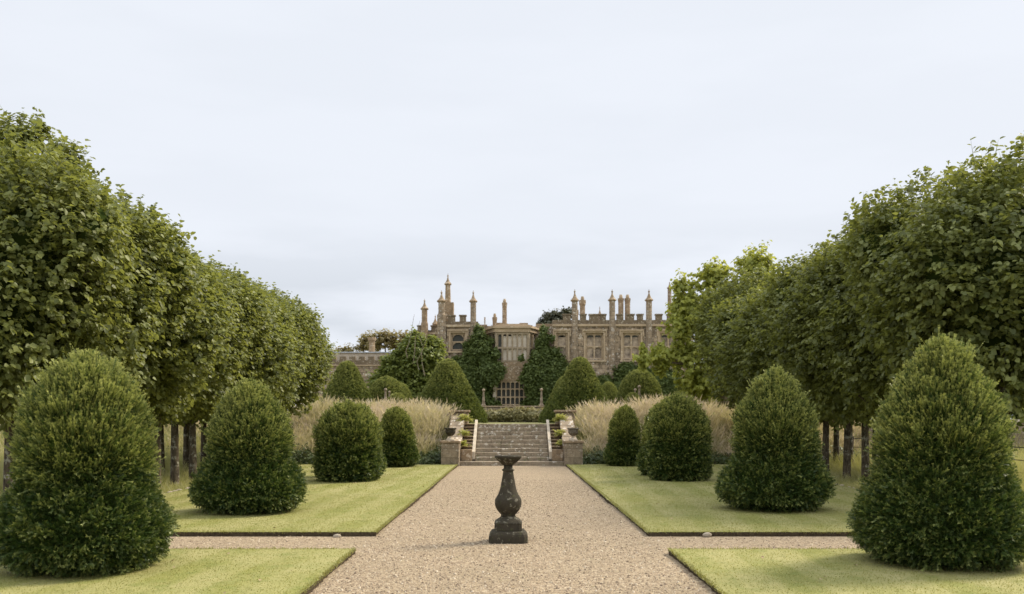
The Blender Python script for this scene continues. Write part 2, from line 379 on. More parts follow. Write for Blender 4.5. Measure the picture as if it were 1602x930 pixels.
LAWNS = [(LX, -PW, 12.62, 31.75), (PW, RX, 12.62, 31.75), (-9.5, -PW, -4, 10.98), (PW, 9.5, -4, 10.98)]
for k, l in enumerate(LAWNS): lawn(*l, seed=k + 3)

# short blades standing on the turf, denser along the cut edges
g = Geo()
def blades_on(x, y, z, h0, h1, w):
    n = len(x); base = np.stack([x, y, z], 1); up = unit(np.stack([rng.normal(0, .9, n), rng.normal(0, .9, n), np.ones(n)], 1))
    slivers(g, base, up, np.tile([0, 0, 1.], (n, 1)) + rng.normal(0, .25, (n, 3)), rng.uniform(h0, h1, n), np.full(n, w), rng.random(n))
for (x0, x1, y0, y1) in LAWNS:
    yy0 = max(y0, 7.4); n = int((min(y1, 19) - yy0) * (x1 - x0) * 1500)
    y = yy0 + (min(y1, 19) - yy0) * rng.random(n) ** 1.15; x = rng.uniform(x0, x1, n)
    blades_on(x, y, np.full(n, .058), .008, .019, .008)
    if y1 > 19:
        n = int((y1 - 19) * (x1 - x0) * 260); blades_on(rng.uniform(x0, x1, n), rng.uniform(19, y1, n), np.full(n, .058), .015, .035, .012)
    xin = x0 if abs(x0) < abs(x1) else x1; sgn = 1 if xin > 0 else -1
    n = int((y1 - yy0) * 420); blades_on(xin + sgn * rng.uniform(-.012, .03, n), rng.uniform(yy0, y1, n), rng.uniform(.03, .06, n), .015, .045, .008)
    for ye in ((y0,) if y0 > 5 else (y1,)):
        n = int((x1 - x0) * 420); blades_on(rng.uniform(x0, x1, n), ye + (.012 if ye == y0 else -.012) + rng.normal(0, .01, n), rng.uniform(.035, .06, n), .015, .045, .008)
tag(link('grass', g.mesh('grass'), None, M['blade']), 'short mown grass blades on the lawns beside the gravel path', 'grass', kind='stuff')

# loose gravel: small pebbles on the path
g = Geo(); 
PEB = np.array([(-1, -1, -.5), (1, -1, -.5), (1, 1, -.5), (-1, 1, -.5), (-.6, -.6, .6), (.6, -.6, .6), (.6, .6, .6), (-.6, .6, .6)])
PF = np.array([(4, 5, 6, 7), (0, 1, 5, 4), (1, 2, 6, 5), (2, 3, 7, 6), (3, 0, 4, 7)])
n = 26000; y = 7.6 + 17 * rng.random(n) ** 1.7; x = rng.uniform(-PW, PW, n)
k = rng.random(n) < .16; y[k] = rng.uniform(11.0, 12.6, k.sum()); x[k] = rng.uniform(-8, 8, k.sum())
s = rng.uniform(.003, .008, n) * rng.choice([1, 1, 1, 1.7], n); a = rng.uniform(0, 6.28, n)
P = PEB[None] * s[:, None, None] * rng.uniform(.6, 1.2, (n, 8, 3)); c_, s_ = np.cos(a)[:, None], np.sin(a)[:, None]
V = np.stack([P[..., 0] * c_ - P[..., 1] * s_ + x[:, None], P[..., 0] * s_ + P[..., 1] * c_ + y[:, None], P[..., 2] + s[:, None] * .4], 2)
g.add(V.reshape(-1, 3), (np.arange(n)[:, None, None] * 8 + PF[None]).reshape(-1, 4), np.repeat(rng.random(n), 8))
def pebmat():
    m, t, out = newmat('pebble'); a = N(t, 'ShaderNodeAttribute', attribute_name='rnd')
    surf(t, out, ramp(t, a.outputs['Fac'], [(0, (.12, .085, .06)), (.3, (.24, .18, .115)), (.8, (.35, .27, .18)), (1, (.52, .44, .33))]), .9); return m
M['pebble'] = pebmat()
tag(link('loose_gravel', g.mesh('loose_gravel'), None, M['pebble']), 'loose beige pebbles strewn over the gravel path', 'gravel', kind='stuff')

# ------------------------------------------------------------------ yews
BELL = np.array([(0, .58), (.04, .76), (.09, .92), (.15, .98), (.22, .95), (.33, .81), (.41, .70), (.50, .685), (.60, .67), (.70, .61), (.78, .50), (.86, .375), (.93, .25), (.975, .13), (1, .0)])
TALL = np.array([(0, .66), (.05, .86), (.1, .96), (.2, .96), (.28, .91), (.37, .79), (.45, .69), (.57, .665), (.69, .59), (.78, .465), (.87, .33), (.92, .25), (.965, .15), (1, .0)])
CONE = np.array([(0, 1.0), (.12, .97), (.3, .80), (.5, .62), (.68, .46), (.8, .36), (.88, .29), (.94, .21), (.98, .11), (1, .0)])
DOME = np.array([(0, .93), (.15, .98), (.3, 1.0), (.45, .98), (.6, .91), (.72, .80), (.83, .65), (.91, .48), (.97, .27), (1, 0)])
SLIM = np.array([(0, .62), (.05, .82), (.11, .95), (.17, 1), (.26, .95), (.34, .85), (.42, .755), (.55, .735), (.68, .68), (.78, .60), (.86, .49), (.92, .37), (.96, .25), (.988, .11), (1, 0)])
EGG = np.array([(0, .78), (.06, .92), (.2, 1.0), (.36, .99), (.46, .93), (.58, .93), (.7, .86), (.8, .74), (.88, .58), (.95, .36), (1, 0)])
def topiary_mesh(name, Rr, Ht, prof, nshoot, pairs, slen, nlen, nwid, seed, lump=.06, tipk=1.0, wild=1.0, mats=None, upright=.0, split=.48):
    g = Geo(); w = Wob(2.6, 9, seed); w2 = Wob(9, 9, seed + 50); w3 = Wob(24, 14, seed + 90); w4 = Wob(58, 20, seed + 70)
    def rad(t, th):
        r = np.interp(t, prof[:, 0], prof[:, 1]) * Rr
        p = np.stack([np.cos(th) * r, np.sin(th) * r, t * Ht], -1)
        return r * (1 + lump * w(p) + lump * .45 * w2(p))
    # inner mass
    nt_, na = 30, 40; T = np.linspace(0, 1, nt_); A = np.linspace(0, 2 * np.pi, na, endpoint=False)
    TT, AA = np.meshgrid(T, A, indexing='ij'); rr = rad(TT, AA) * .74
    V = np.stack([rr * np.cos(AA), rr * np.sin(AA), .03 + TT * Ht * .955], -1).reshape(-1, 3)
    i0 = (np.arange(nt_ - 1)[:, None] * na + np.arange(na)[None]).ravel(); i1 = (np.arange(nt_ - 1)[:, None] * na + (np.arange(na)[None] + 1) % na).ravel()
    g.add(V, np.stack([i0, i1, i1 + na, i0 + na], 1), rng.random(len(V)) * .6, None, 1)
    # shoots
    n = nshoot; t = []
    while len(t) < n:
        c = rng.random(n * 2); keep = rng.random(n * 2) < (np.interp(c, prof[:, 0], prof[:, 1]) * .85 + .18 + (c > .9) * .25); t.extend(c[keep])
    t = np.array(t[:n]); th = rng.uniform(0, 2 * np.pi, n)
    e = .01; r = rad(t, th); dr = (rad(np.clip(t + e, 0, 1), th) - rad(np.clip(t - e, 0, 1), th)) / (2 * e * Ht)
    dr = np.clip(dr, -6, 1.2)
    nrm = unit(np.stack([np.cos(th), np.sin(th), -dr], 1))
    depth = rng.random(n) ** 1.5 * .13
    P0_ = np.stack([r * np.cos(th), r * np.sin(th), t * Ht], 1); clod = w3(P0_) * .75 + w4(P0_) * .55          # tufts and hollows a hand wide
    depth = depth - clod * .12 * (lump / .06) ** .7
    base = np.stack([r * np.cos(th), r * np.sin(th), t * Ht], 1) - nrm * (depth[:, None] + slen * .35)
    hi = sstep(split - .12, split + .16, t + .05 * w2(np.stack([np.cos(th), np.sin(th), t * Ht], 1)))          # upper part: long soft shoots, lower part: tight and short
    up = np.zeros((n, 3)); up[:, 2] = 1
    d = unit(nrm * (1.0 - .35 * hi)[:, None] + up * (.12 + .75 * hi * wild + upright)[:, None] + rng.normal(0, 1, (n, 3)) * (.50 - .25 * hi)[:, None])
    ln = slen * rng.uniform(.6, 1.25, n) * (.62 + .55 * hi * wild)
    long_ = rng.random(n) < .02 * wild; ln[long_] *= 1.7
    a, u, s = frames(d, rdir(n)); rn = rng.random(n)
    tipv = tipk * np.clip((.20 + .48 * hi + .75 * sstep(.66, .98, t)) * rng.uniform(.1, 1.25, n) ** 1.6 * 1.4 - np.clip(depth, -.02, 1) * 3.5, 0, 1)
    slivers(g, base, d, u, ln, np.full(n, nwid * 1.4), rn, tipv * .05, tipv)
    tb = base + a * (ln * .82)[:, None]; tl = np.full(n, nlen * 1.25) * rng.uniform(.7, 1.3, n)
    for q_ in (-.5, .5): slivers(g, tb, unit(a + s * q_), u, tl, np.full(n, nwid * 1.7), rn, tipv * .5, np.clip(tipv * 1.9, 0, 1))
    for j in range(pairs):
        f = .22 + .78 * (j + .5) / pairs
        for sg in (-1, 1):
            nb = base + a * (ln * f)[:, None]
            roll = rng.normal(0, .5, (n, 1))
            nd = unit(a * (.75 + .4 * f) + s * sg + u * roll)
            slivers(g, nb, nd, u + rng.normal(0, .3, (n, 3)), nlen * rng.uniform(.7, 1.2, n) * (1.25 - .5 * f), np.full(n, nwid), np.clip(rn + rng.normal(0, .12, n), 0, 1), tipv * max(0, f - .25), tipv * f)
    me = g.mesh(name)
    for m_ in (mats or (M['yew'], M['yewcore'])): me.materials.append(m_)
    return me
def topiary(name, px, d, Rr, top, prof, label, group, base=0.0, **kw):
    ht = Z(top, d) - base
    me = topiary_mesh(name, Rr, ht, prof, **kw)
    o = link(name, me); o.location = (X(px, d), d, base)
    return tag(o, label, 'topiary' if 'yew' not in name else 'bush', group)
G1 = 'shaggy yew bushes on the lawns'; lawnz = .05
near = dict(nshoot=34000, pairs=5, slen=.13, nlen=.022, nwid=.0062)
mid = dict(nshoot=25000, pairs=4, slen=.13, nlen=.026, nwid=.0085)
far = dict(nshoot=16000, pairs=3, slen=.125, nlen=.033, nwid=.0125)
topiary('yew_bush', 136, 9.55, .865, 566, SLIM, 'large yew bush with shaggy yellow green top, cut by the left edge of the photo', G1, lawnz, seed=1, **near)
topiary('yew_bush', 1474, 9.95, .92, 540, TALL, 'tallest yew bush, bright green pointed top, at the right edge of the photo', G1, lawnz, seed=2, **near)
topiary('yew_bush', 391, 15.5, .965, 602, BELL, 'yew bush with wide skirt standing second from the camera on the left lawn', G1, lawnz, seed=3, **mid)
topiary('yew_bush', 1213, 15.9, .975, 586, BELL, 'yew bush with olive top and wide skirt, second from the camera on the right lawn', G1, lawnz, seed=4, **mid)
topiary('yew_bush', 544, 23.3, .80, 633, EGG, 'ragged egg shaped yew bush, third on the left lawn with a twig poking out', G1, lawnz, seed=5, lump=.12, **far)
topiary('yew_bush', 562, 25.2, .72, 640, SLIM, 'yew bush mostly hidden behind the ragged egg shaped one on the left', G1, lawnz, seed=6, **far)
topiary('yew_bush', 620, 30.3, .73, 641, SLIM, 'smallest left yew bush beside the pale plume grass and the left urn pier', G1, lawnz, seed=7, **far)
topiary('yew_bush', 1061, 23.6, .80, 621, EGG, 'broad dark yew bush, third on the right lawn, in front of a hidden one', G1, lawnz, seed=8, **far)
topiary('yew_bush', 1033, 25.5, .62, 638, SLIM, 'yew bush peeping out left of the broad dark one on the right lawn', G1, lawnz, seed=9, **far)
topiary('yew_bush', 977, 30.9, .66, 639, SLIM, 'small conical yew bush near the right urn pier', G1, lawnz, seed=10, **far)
G2 = 'smoothly clipped yew cones on the terrace'; cm = (M['cone'], M['yewcore'])
tk = dict(nshoot=17000, pairs=3, slen=.12, nlen=.05, nwid=.028, lump=.018, wild=.1, mats=cm, upright=.7, tipk=.8)
topiary('yew_cone', 701, 45, 1.92, 563, CONE, 'big smooth clipped cone left of the stone steps', G2, BZ, seed=21, **tk)
topiary('yew_cone', 543, 47, 1.75, 566, CONE, 'clipped cone peeping out from behind the left lime trees', G2, BZ, seed=22, **tk)
topiary('yew_cone', 907, 45, 1.80, 560, CONE, 'big smooth clipped cone right of the stone steps', G2, BZ, seed=23, **tk)
topiary('yew_cone', 884, 51, 1.45, 590, CONE, 'clipped cone half hidden behind the big right cone', G2, BZ, seed=24, **tk)
topiary('yew_cone', 1080, 47, 1.4, 588, CONE, 'clipped cone mostly hidden behind the right lime trees', G2, BZ, seed=25, **tk)
G3 = 'clipped yew domes on the terrace'
topiary('yew_dome', 605, 51, 1.16, 590, DOME, 'large round clipped dome behind the left pair of obelisks', G3, BZ, seed=26, **tk)
topiary('yew_dome', 626, 57, .80, 600, DOME, 'dome peeping out right behind the large left dome', G3, BZ, seed=27, **tk)
topiary('yew_dome', 621, 42, .52, 617, DOME, 'small green dome rising out of the plume grass on the left', G3, BZ, seed=28, **tk)
topiary('yew_dome', 1001, 51, 1.28, 579, DOME, 'largest clipped dome, behind the right pair of obelisks', G3, BZ, seed=29, **tk)
topiary('yew_dome', 990, 42, .44, 616, DOME, 'small green dome in the plume grass on the right', G3, BZ, seed=30, **tk)
topiary('round_bush', 952, 78, 1.0, 598, DOME, 'small dark round bush at the foot of the mansion wall', None, BZ, seed=31, **tk)['category'] = 'bush'

# ------------------------------------------------------------------ leafy crowns
def blobs_surface(blobs, n, inset=0.0, p=2.0, yfront=None):
    """points on the outside of a union of (super)ellipsoids (cx,cy,cz,rx,ry,rz); returns pos, outward normal"""
    B = np.array(blobs, float); area = B[:, 3] * B[:, 5] + B[:, 4] * B[:, 5] + B[:, 3] * B[:, 4]; prob = area / area.sum()
    P = []; Nn = []; tot = 0
    while tot < n:
        k = rng.choice(len(B), n, p=prob); u = rdir(n); c = B[k, :3]; r = B[k, 3:]
        q = (np.abs(u / r) ** p).sum(1) ** (-1 / p); pos = u * q[:, None]
        nr = unit(np.sign(pos) * np.abs(pos / r) ** (p - 1) / r)
        pos = c + pos
        ok = np.ones(n, bool)
        for j in range(len(B)):
            f = (np.abs((pos - B[j, :3]) / B[j, 3:]) ** p).sum(1); ok &= (f > .80) | (k == j)
        P.append(pos[ok]); Nn.append(nr[ok]); tot += ok.sum()
    P = np.concatenate(P)[:n]; Nn = np.concatenate(Nn)[:n]; return P, Nn
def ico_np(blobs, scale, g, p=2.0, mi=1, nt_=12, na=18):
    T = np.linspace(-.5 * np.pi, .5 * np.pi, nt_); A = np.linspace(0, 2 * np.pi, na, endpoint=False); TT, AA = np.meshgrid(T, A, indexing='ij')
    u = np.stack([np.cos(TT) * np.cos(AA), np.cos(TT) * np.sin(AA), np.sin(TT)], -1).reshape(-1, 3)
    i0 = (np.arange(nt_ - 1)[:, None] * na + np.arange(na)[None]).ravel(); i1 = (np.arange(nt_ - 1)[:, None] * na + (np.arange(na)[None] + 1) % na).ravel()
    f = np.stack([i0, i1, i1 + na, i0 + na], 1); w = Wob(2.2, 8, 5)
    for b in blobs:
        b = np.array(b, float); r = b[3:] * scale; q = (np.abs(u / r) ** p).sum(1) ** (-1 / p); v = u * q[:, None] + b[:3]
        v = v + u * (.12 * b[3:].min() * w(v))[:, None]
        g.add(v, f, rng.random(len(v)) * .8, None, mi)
def sprigs(g, P, Nn, nleaf, twig, lsize, depth, up=.25, droop=.5, spread=.45, long_frac=.03, long_k=2.2, twigs=True, tip=None, width=1.0):
    n = len(P); dirn = unit(Nn + np.array([0, 0, up]) + rng.normal(0, spread, (n, 3)))
    ln = twig * rng.uniform(.6, 1.3, n); lg = rng.random(n) < long_frac; ln[lg] *= long_k
    base = P - Nn * (rng.random(n) * depth)[:, None] - dirn * (ln * .45)[:, None]
    sr = rng.random(n); a, u, s = frames(dirn, np.tile([0, 0, 1.], (n, 1)) + rng.normal(0, .3, (n, 3)))
    if twigs: slivers(g, base, dirn, u, ln, np.full(n, .012), np.zeros(n))
    for j in range(nleaf):
        f = .25 + .75 * (j + rng.random(n) * .6) / nleaf; sg = 1 if j % 2 else -1
        b = base + a * (ln * f)[:, None] + rng.normal(0, lsize * .12, (n, 3))
        ax = unit(a * .7 + s * sg * 1.0 + np.array([0, 0, -droop]) + rng.normal(0, .3, (n, 3)))
        nr = np.array([0, 0, 1.0]) + Nn * .5 + rng.normal(0, .40, (n, 3))
        leaves(g, b, ax, nr, lsize * rng.uniform(.6, 1.25, n), np.clip(sr * .55 + rng.random(n) * .45, 0, 1), width=width)
def crown_mesh(name, blobs, nsp, nleaf, twig, lsize, depth, mats, p=2.0, core=.82, **kw):
    g = Geo(); P, Nn = blobs_surface(blobs, nsp, p=p)
    w = Wob(1.6, 8, nsp % 97); w2 = Wob(4.5, 8, nsp % 89)
    P = P + Nn * (.22 * w(P) + .10 * w2(P))[:, None] * kw.pop('lump', 1.0)
    sprigs(g, P, Nn, nleaf, twig, lsize, depth, **kw)
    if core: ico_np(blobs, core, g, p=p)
    me = g.mesh(name)
    for m_ in mats: me.materials.append(m_)
    return me

# pleached lime rows
def lime_crown(i):
    r = random.Random(i)
    bl = [(0, 0, 3.58, 1.8, 1.5, 1.95)]
    for k in range(6):
        a = r.uniform(0, 6.28); z = r.uniform(2.5, 4.5); q = r.uniform(.65, .95)
        bl.append((1.25 * math.cos(a), .75 * math.sin(a), z, q * 1.05, q * 1.15, q))
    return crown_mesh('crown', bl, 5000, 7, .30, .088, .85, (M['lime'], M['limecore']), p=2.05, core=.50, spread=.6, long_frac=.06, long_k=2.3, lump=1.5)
LC = [lime_crown(i) for i in range(4)]
def lime_trunk(i):
    b = MB(); r = random.Random(i + 10); lean = r.uniform(-.08, .08)
    pts = [(0, 0, -.1), (.0, 0, .12), (lean * .3, .01, 1.0), (lean * .7, .03, 2.0), (lean, 0, 3.2), (lean, 0, 4.7)]
    b.tube(pts, [.15, .112, .094, .086, .06, .02], 10)
    for k in range(7):
        a = r.uniform(0, 6.28); z = 1.7 + k * .33; l = r.uniform(.9, 1.4); q = lean * .8
        b.tube([(q, 0, z), (q + l * .5 * math.cos(a), l * .4 * math.sin(a), z + .25), (q + l * 1.1 * math.cos(a), l * .8 * math.sin(a), z + .7)], [.04, .028, .01], 5)
    me_o = b.build('trunk_src', M['bark'], None, True); me = me_o.data; bpy.data.objects.remove(me_o); return me
LT = [lime_trunk(i) for i in range(4)]
ORD = ['first', 'second', 'third', 'fourth', 'fifth', 'sixth', 'seventh', 'eighth', 'ninth', 'tenth', 'eleventh', 'twelfth', 'thirteenth', 'fourteenth', 'fifteenth', 'sixteenth', 'seventeenth', 'eighteenth']
def lime(x, y, k, sx, sz, label, group):
    e = empty('lime_tree', (x, y, float(H(x, y))), label, 'tree', group)
    t = link('trunk', LT[k % 4], e); t.rotation_euler = (0, 0, k * 1.3)
    c = link('crown', LC[(k * 3 + 1) % 4], e); c.rotation_euler = (0, 0, math.pi * (k % 2) + .12 * math.sin(k * 2.1)); 
    c.scale = (sx, 1.0 + .08 * math.sin(k * 1.7), sz); c.location = (0, 0, (1 - sz) * 1.65)
    return e
for k, y in enumerate((15.3, 16.9, 18.5, 20.0, 21.55, 22.8, 24.15, 25.7, 27.3, 28.9, 30.5, 32.3)):
    bul = .075 * math.sin(y * 1.05 + .5); up_ = (.15, .12, .07, .02, -.01, -.03, -.03, -.03)[k] if k < 8 else .01
    lime(-8.35 + .02 * math.sin(k * 5), y, k, 1.06 + bul, 1.09 + bul * .3 + up_, f'leafy lime tree of the left front row, {ORD[k]} tree counting away from the camera', 'lime trees in the left front row')
for k, y in enumerate((17.1, 18.8, 20.5, 22.1, 23.7, 25.2, 26.65, 28.3, 29.9, 31.5, 33.1, 34.7)):
    bul = .075 * math.sin(y * 1.05 + 2.0); up_ = (.02, .02, .0, .0, -.02, -.05, -.07, -.09, -.10, -.11, -.12, -.12)[k]
    lime(9.12 + .05 * math.sin(k * 4), y, k + 2, 1.10 + bul + .012 * k, 1.27 + bul * .3 + up_, f'leafy lime tree of the right front row, {ORD[k]} tree counting away from the camera', 'lime trees in the right front row')
for k, y in enumerate((24.4, 26.36, 28.4, 30.0)):
    lime(-10.05, y, k + 5, .85, .93, f'lime tree of the left back row in long grass, {["first", "second", "third", "last"][k]} from the camera', 'lime trees in the left back row')
for k, y in enumerate((26.0, 27.85, 29.95, 31.2)):
    lime(11.0, y, k + 8, .85, .95, f'lime tree of the right back row near the fence, {["first", "second", "third", "last"][k]} from the camera', 'lime trees in the right back row')

def tree(name, loc, blobs, label, cat, mats, bark, nsp, nleaf, twig, lsize, depth, trunk_r=.2, core=.6, group=None, trunk=True, **kw):
    e = empty(name, loc, label, cat, group)
    link('crown', crown_mesh('crown', blobs, nsp, nleaf, twig, lsize, depth, mats, core=core, **kw), e)
    if trunk:
        b = MB(); B = blobs; mz = sum(q[2] for q in B) / len(B); mxx = sum(q[0] for q in B) / len(B)
        b.tube([(0, 0, -.1), (mxx * .2, 0, mz * .35), (mxx * .6, 0, mz * .75), (mxx, 0, mz * .97)], [trunk_r * 1.3, trunk_r, trunk_r * .7, trunk_r * .25], 9)
        for q in B: b.tube([(mxx * .3, 0, mz * .45), ((q[0] + mxx * .3) / 2, q[1] / 2, (mz * .45 + q[2]) / 2 + .2), (q[0], q[1], q[2])], [trunk_r * .5, trunk_r * .3, trunk_r * .08], 6)
        b.build('trunk', bark, e, True)
    return e
def pb(px, py, rx, ry, d, cx, cz, dy=0.0, ry_=None):
    """blob from photo-measured centre and size, relative to a base at (cx, cz)"""
    s = d / F; return (X(px, d) - cx, dy, Z(py, d) - cz, rx * s, (ry_ if ry_ else rx * s), ry * s)
# taller loose tree behind the left row
d = 25.0; c = X(28, d)
tree('tall_tree', (c, d, 0), [pb(30, 215, 45, 38, d, c, 0), pb(-35, 225, 60, 50, d, c, 0, .6), pb(95, 245, 42, 26, d, c, 0), pb(62, 200, 22, 14, d, c, 0), pb(-10, 260, 90, 40, d, c, 0, .3), pb(118, 268, 26, 20, d, c, 0), pb(60, 270, 70, 45, d, c, 0, .3)],
     'taller airy tree rising above the left lime row at the photo edge', 'tree', (M['lime'], M['limecore']), M['bark'], 1900, 7, .34, .11, .9, .07, core=0, long_frac=.12)
# bright big-leaved tree at the end of the right row
d = 43.0; c = X(1140, d)
cat_bl = [pb(1185, 417, 30, 24, d, c, BZ), pb(1170, 470, 50, 40, d, c, BZ, .5), pb(1115, 432, 26, 18, d, c, BZ, -.4), pb(1128, 490, 45, 38, d, c, BZ), pb(1075, 475, 34, 26, d, c, BZ), pb(1062, 448, 16, 14, d, c, BZ, -.3),
          pb(1066, 512, 30, 16, d, c, BZ, -.4), pb(1075, 555, 34, 30, d, c, BZ), pb(1030, 560, 26, 10, d, c, BZ, -.6), pb(1003, 562, 15, 7, d, c, BZ, -.6), pb(1100, 590, 42, 36, d, c, BZ), pb(1160, 560, 60, 60, d, c, BZ, .5)]
tree('broadleaf_tree', (c, d, BZ), cat_bl, 'bright green tree with big drooping leaves at the far end of the right limes', 'tree', (M['catalpa'], M['catalpa']), M['twig'], 4600, 7, .42, .17, 1.0, .2, core=0, long_frac=.14, droop=1.3, lump=1.4)
# shrubby tree at the mansion's left corner
d = 74.0; c = X(645, d)
tree('climbing_shrub', (c, d, BZ), [pb(655, 560, 34, 34, d, c, BZ), pb(625, 575, 30, 22, d, c, BZ), pb(672, 600, 30, 30, d, c, BZ), pb(640, 612, 45, 24, d, c, BZ, .5), pb(612, 590, 22, 16, d, c, BZ), pb(676, 552, 18, 26, d, c, BZ), pb(650, 532, 14, 12, d, c, BZ), pb(600, 600, 24, 18, d, c, BZ)],
     'large green shrub with bare stems at the left corner of the mansion', 'shrub', (M['shrub'], M['ivy']), M['twig'], 5200, 6, .45, .22, .8, .18, core=.7, long_frac=.08)
b = MB(); rr_ = random.Random(3)
for k in range(4):
    x0 = X(664 - k * 9, d - 2.2); z0 = Z(590 - k * 9, d); pts = [(x0, d - 2.0, z0)]
    for j in range(4): pts.append((pts[-1][0] + rr_.uniform(-.35, .4), pts[-1][1] - .05, pts[-1][2] + rr_.uniform(.5, 1.1)))
    b.tube(pts, [.045, .035, .028, .02, .01], 5)
o = b.build('bare_stem', M['twig']); tr_ = [q for q in bpy.data.objects if q.name.startswith('climbing_shrub')][0]
o.parent = tr_; o.location = (-tr_.location.x, -tr_.location.y, -tr_.location.z)
# far trees behind the mansion wings
for k, (px, py, rx, ry, lab) in enumerate([(578, 535, 18, 14, 'thin brown tree behind the chimney of the low left wing'), (603, 530, 17, 14, 'thin round brown tree between the low wing chimney and the mansion'), (632, 535, 17, 18, 'thin brown tree touching the left corner of the mansion'), (540, 552, 20, 9, 'low distant tree beyond the end of the left lime row')]):
    d = 115.0; c = X(px, d)
    tree('distant_tree', (c, d, BZ), [pb(px, py, rx, ry, d, c, BZ), pb(px - rx * .6, py + 8, rx * .6, ry * .7, d, c, BZ), pb(px + rx * .6, py + 6, rx * .6, ry * .7, d, c, BZ)], lab, 'tree', (M['fartree'], M['fartree']), M['bark'], 270, 6, .7, .28, 1.2, .2, core=0, group='distant trees behind the mansion', long_frac=.1)
d = 120.0; c = X(868, d)
tree('cedar_tree', (c, d, BZ), [pb(872, 493, 26, 3, d, c, BZ), pb(862, 499, 20, 3, d, c, BZ), pb(885, 490, 20, 2.5, d, c, BZ), pb(850, 507, 14, 3, d, c, BZ), pb(870, 508, 30, 5, d, c, BZ)],
     'dark flat topped cedar rising behind the mansion roof', 'tree', (M['cedar'], M['cedar']), M['bark'], 900, 6, .7, .30, .5, .4, core=.6, long_frac=.02, up=.1, droop=.2)

d = 60.0; c = X(1135, d)
o = link('evergreen_shrub', crown_mesh('evergreen_shrub', [pb(1135, 625, 45, 34, d, c, BZ), pb(1095, 632, 28, 28, d, c, BZ), pb(1185, 628, 40, 32, d, c, BZ)], 2600, 6, .3, .12, .4, (M['shrub'], M['yewcore']), core=.8)); o.location = (c, d, BZ)
tag(o, 'dense evergreen shrub glimpsed under the bright tree on the right terrace', 'shrub')
# far-off belts of wood beyond the fields
for s in (-1, 1):
    bl = [(s * (k * 7.0 + 38), 4 * math.sin(k * 2.2), 4.2, 5.5, 4, 4.2 + 1.2 * math.sin(k * 1.9)) for k in range(16)]
    o = link('distant_wood', crown_mesh('distant_wood', bl, 9000, 5, 1.2, .55, 1.5, (M['shrub'], M['shrub']), core=.85)); o.location = (0, 135, BZ)
    tag(o, f'distant belt of trees beyond the field on the {"left" if s < 0 else "right"}', 'woodland', kind='stuff')

# ------------------------------------------------------------------ mansion
DF = 85.0
def fx(px, d=DF): return X(px, d)
def fz(py, d=DF): return Z(py, d)
man = empty('mansion', (0, DF, BZ), 'old stone mansion with turrets, tall chimneys and a central bay window', 'building')
def child(mb, name, mat, parent=man, smooth=False):
    o = mb.build(name, mat, parent, smooth); o.matrix_parent_inverse = Matrix.Identity(4)
    # mesh is in world coordinates: bring it into the parent's frame
    root = man
    if parent is man: o.location = -Vector(man.location)
    return o
def wall_open(px0, px1, pytop, y, openings, depth=.5, d=DF, zbot=BZ - .05, ztop=None):
    """wall sheet with real openings and reveals; openings in metres (x0,x1,z0,z1)"""
    b = MB(); x0, x1 = fx(px0, d), fx(px1, d); zt = fz(pytop, d)
    xs = sorted({x0, x1, *[v for o in openings for v in o[:2]]}); zs = sorted({zbot, zt, *[v for o in openings for v in o[2:]]})
    def q(p): b.b.faces.new([b.b.verts.new(v) for v in p])
    for xa, xb in zip(xs, xs[1:]):
        for za, zb in zip(zs, zs[1:]):
            mx_, mz_ = (xa + xb) / 2, (za + zb) / 2
            if any(o[0] < mx_ < o[1] and o[2] < mz_ < o[3] for o in openings): continue
            q([(xa, y, za), (xb, y, za), (xb, y, zb), (xa, y, zb)])
    for o in openings:
        q([(o[0], y, o[2]), (o[0], y + depth, o[2]), (o[0], y + depth, o[3]), (o[0], y, o[3])]); q([(o[1], y, o[2]), (o[1], y + depth, o[2]), (o[1], y + depth, o[3]), (o[1], y, o[3])])
        q([(o[0], y, o[3]), (o[1], y, o[3]), (o[1], y + depth, o[3]), (o[0], y + depth, o[3])]); q([(o[0], y, o[2]), (o[1], y, o[2]), (o[1], y + depth, o[2]), (o[0], y + depth, o[2])])
    for x in (x0, x1): q([(x, y, zbot), (x, y + 10, zbot), (x, y + 10, zt), (x, y, zt)])
    q([(x0, y, zt), (x1, y, zt), (x1, y + 10, zt), (x0, y + 10, zt)]); q([(x0, y + 10, zbot), (x1, y + 10, zbot), (x1, y + 10, zt), (x0, y + 10, zt)])
    bmesh.ops.remove_doubles(b.b, verts=b.b.verts[:], dist=.001)
    return b
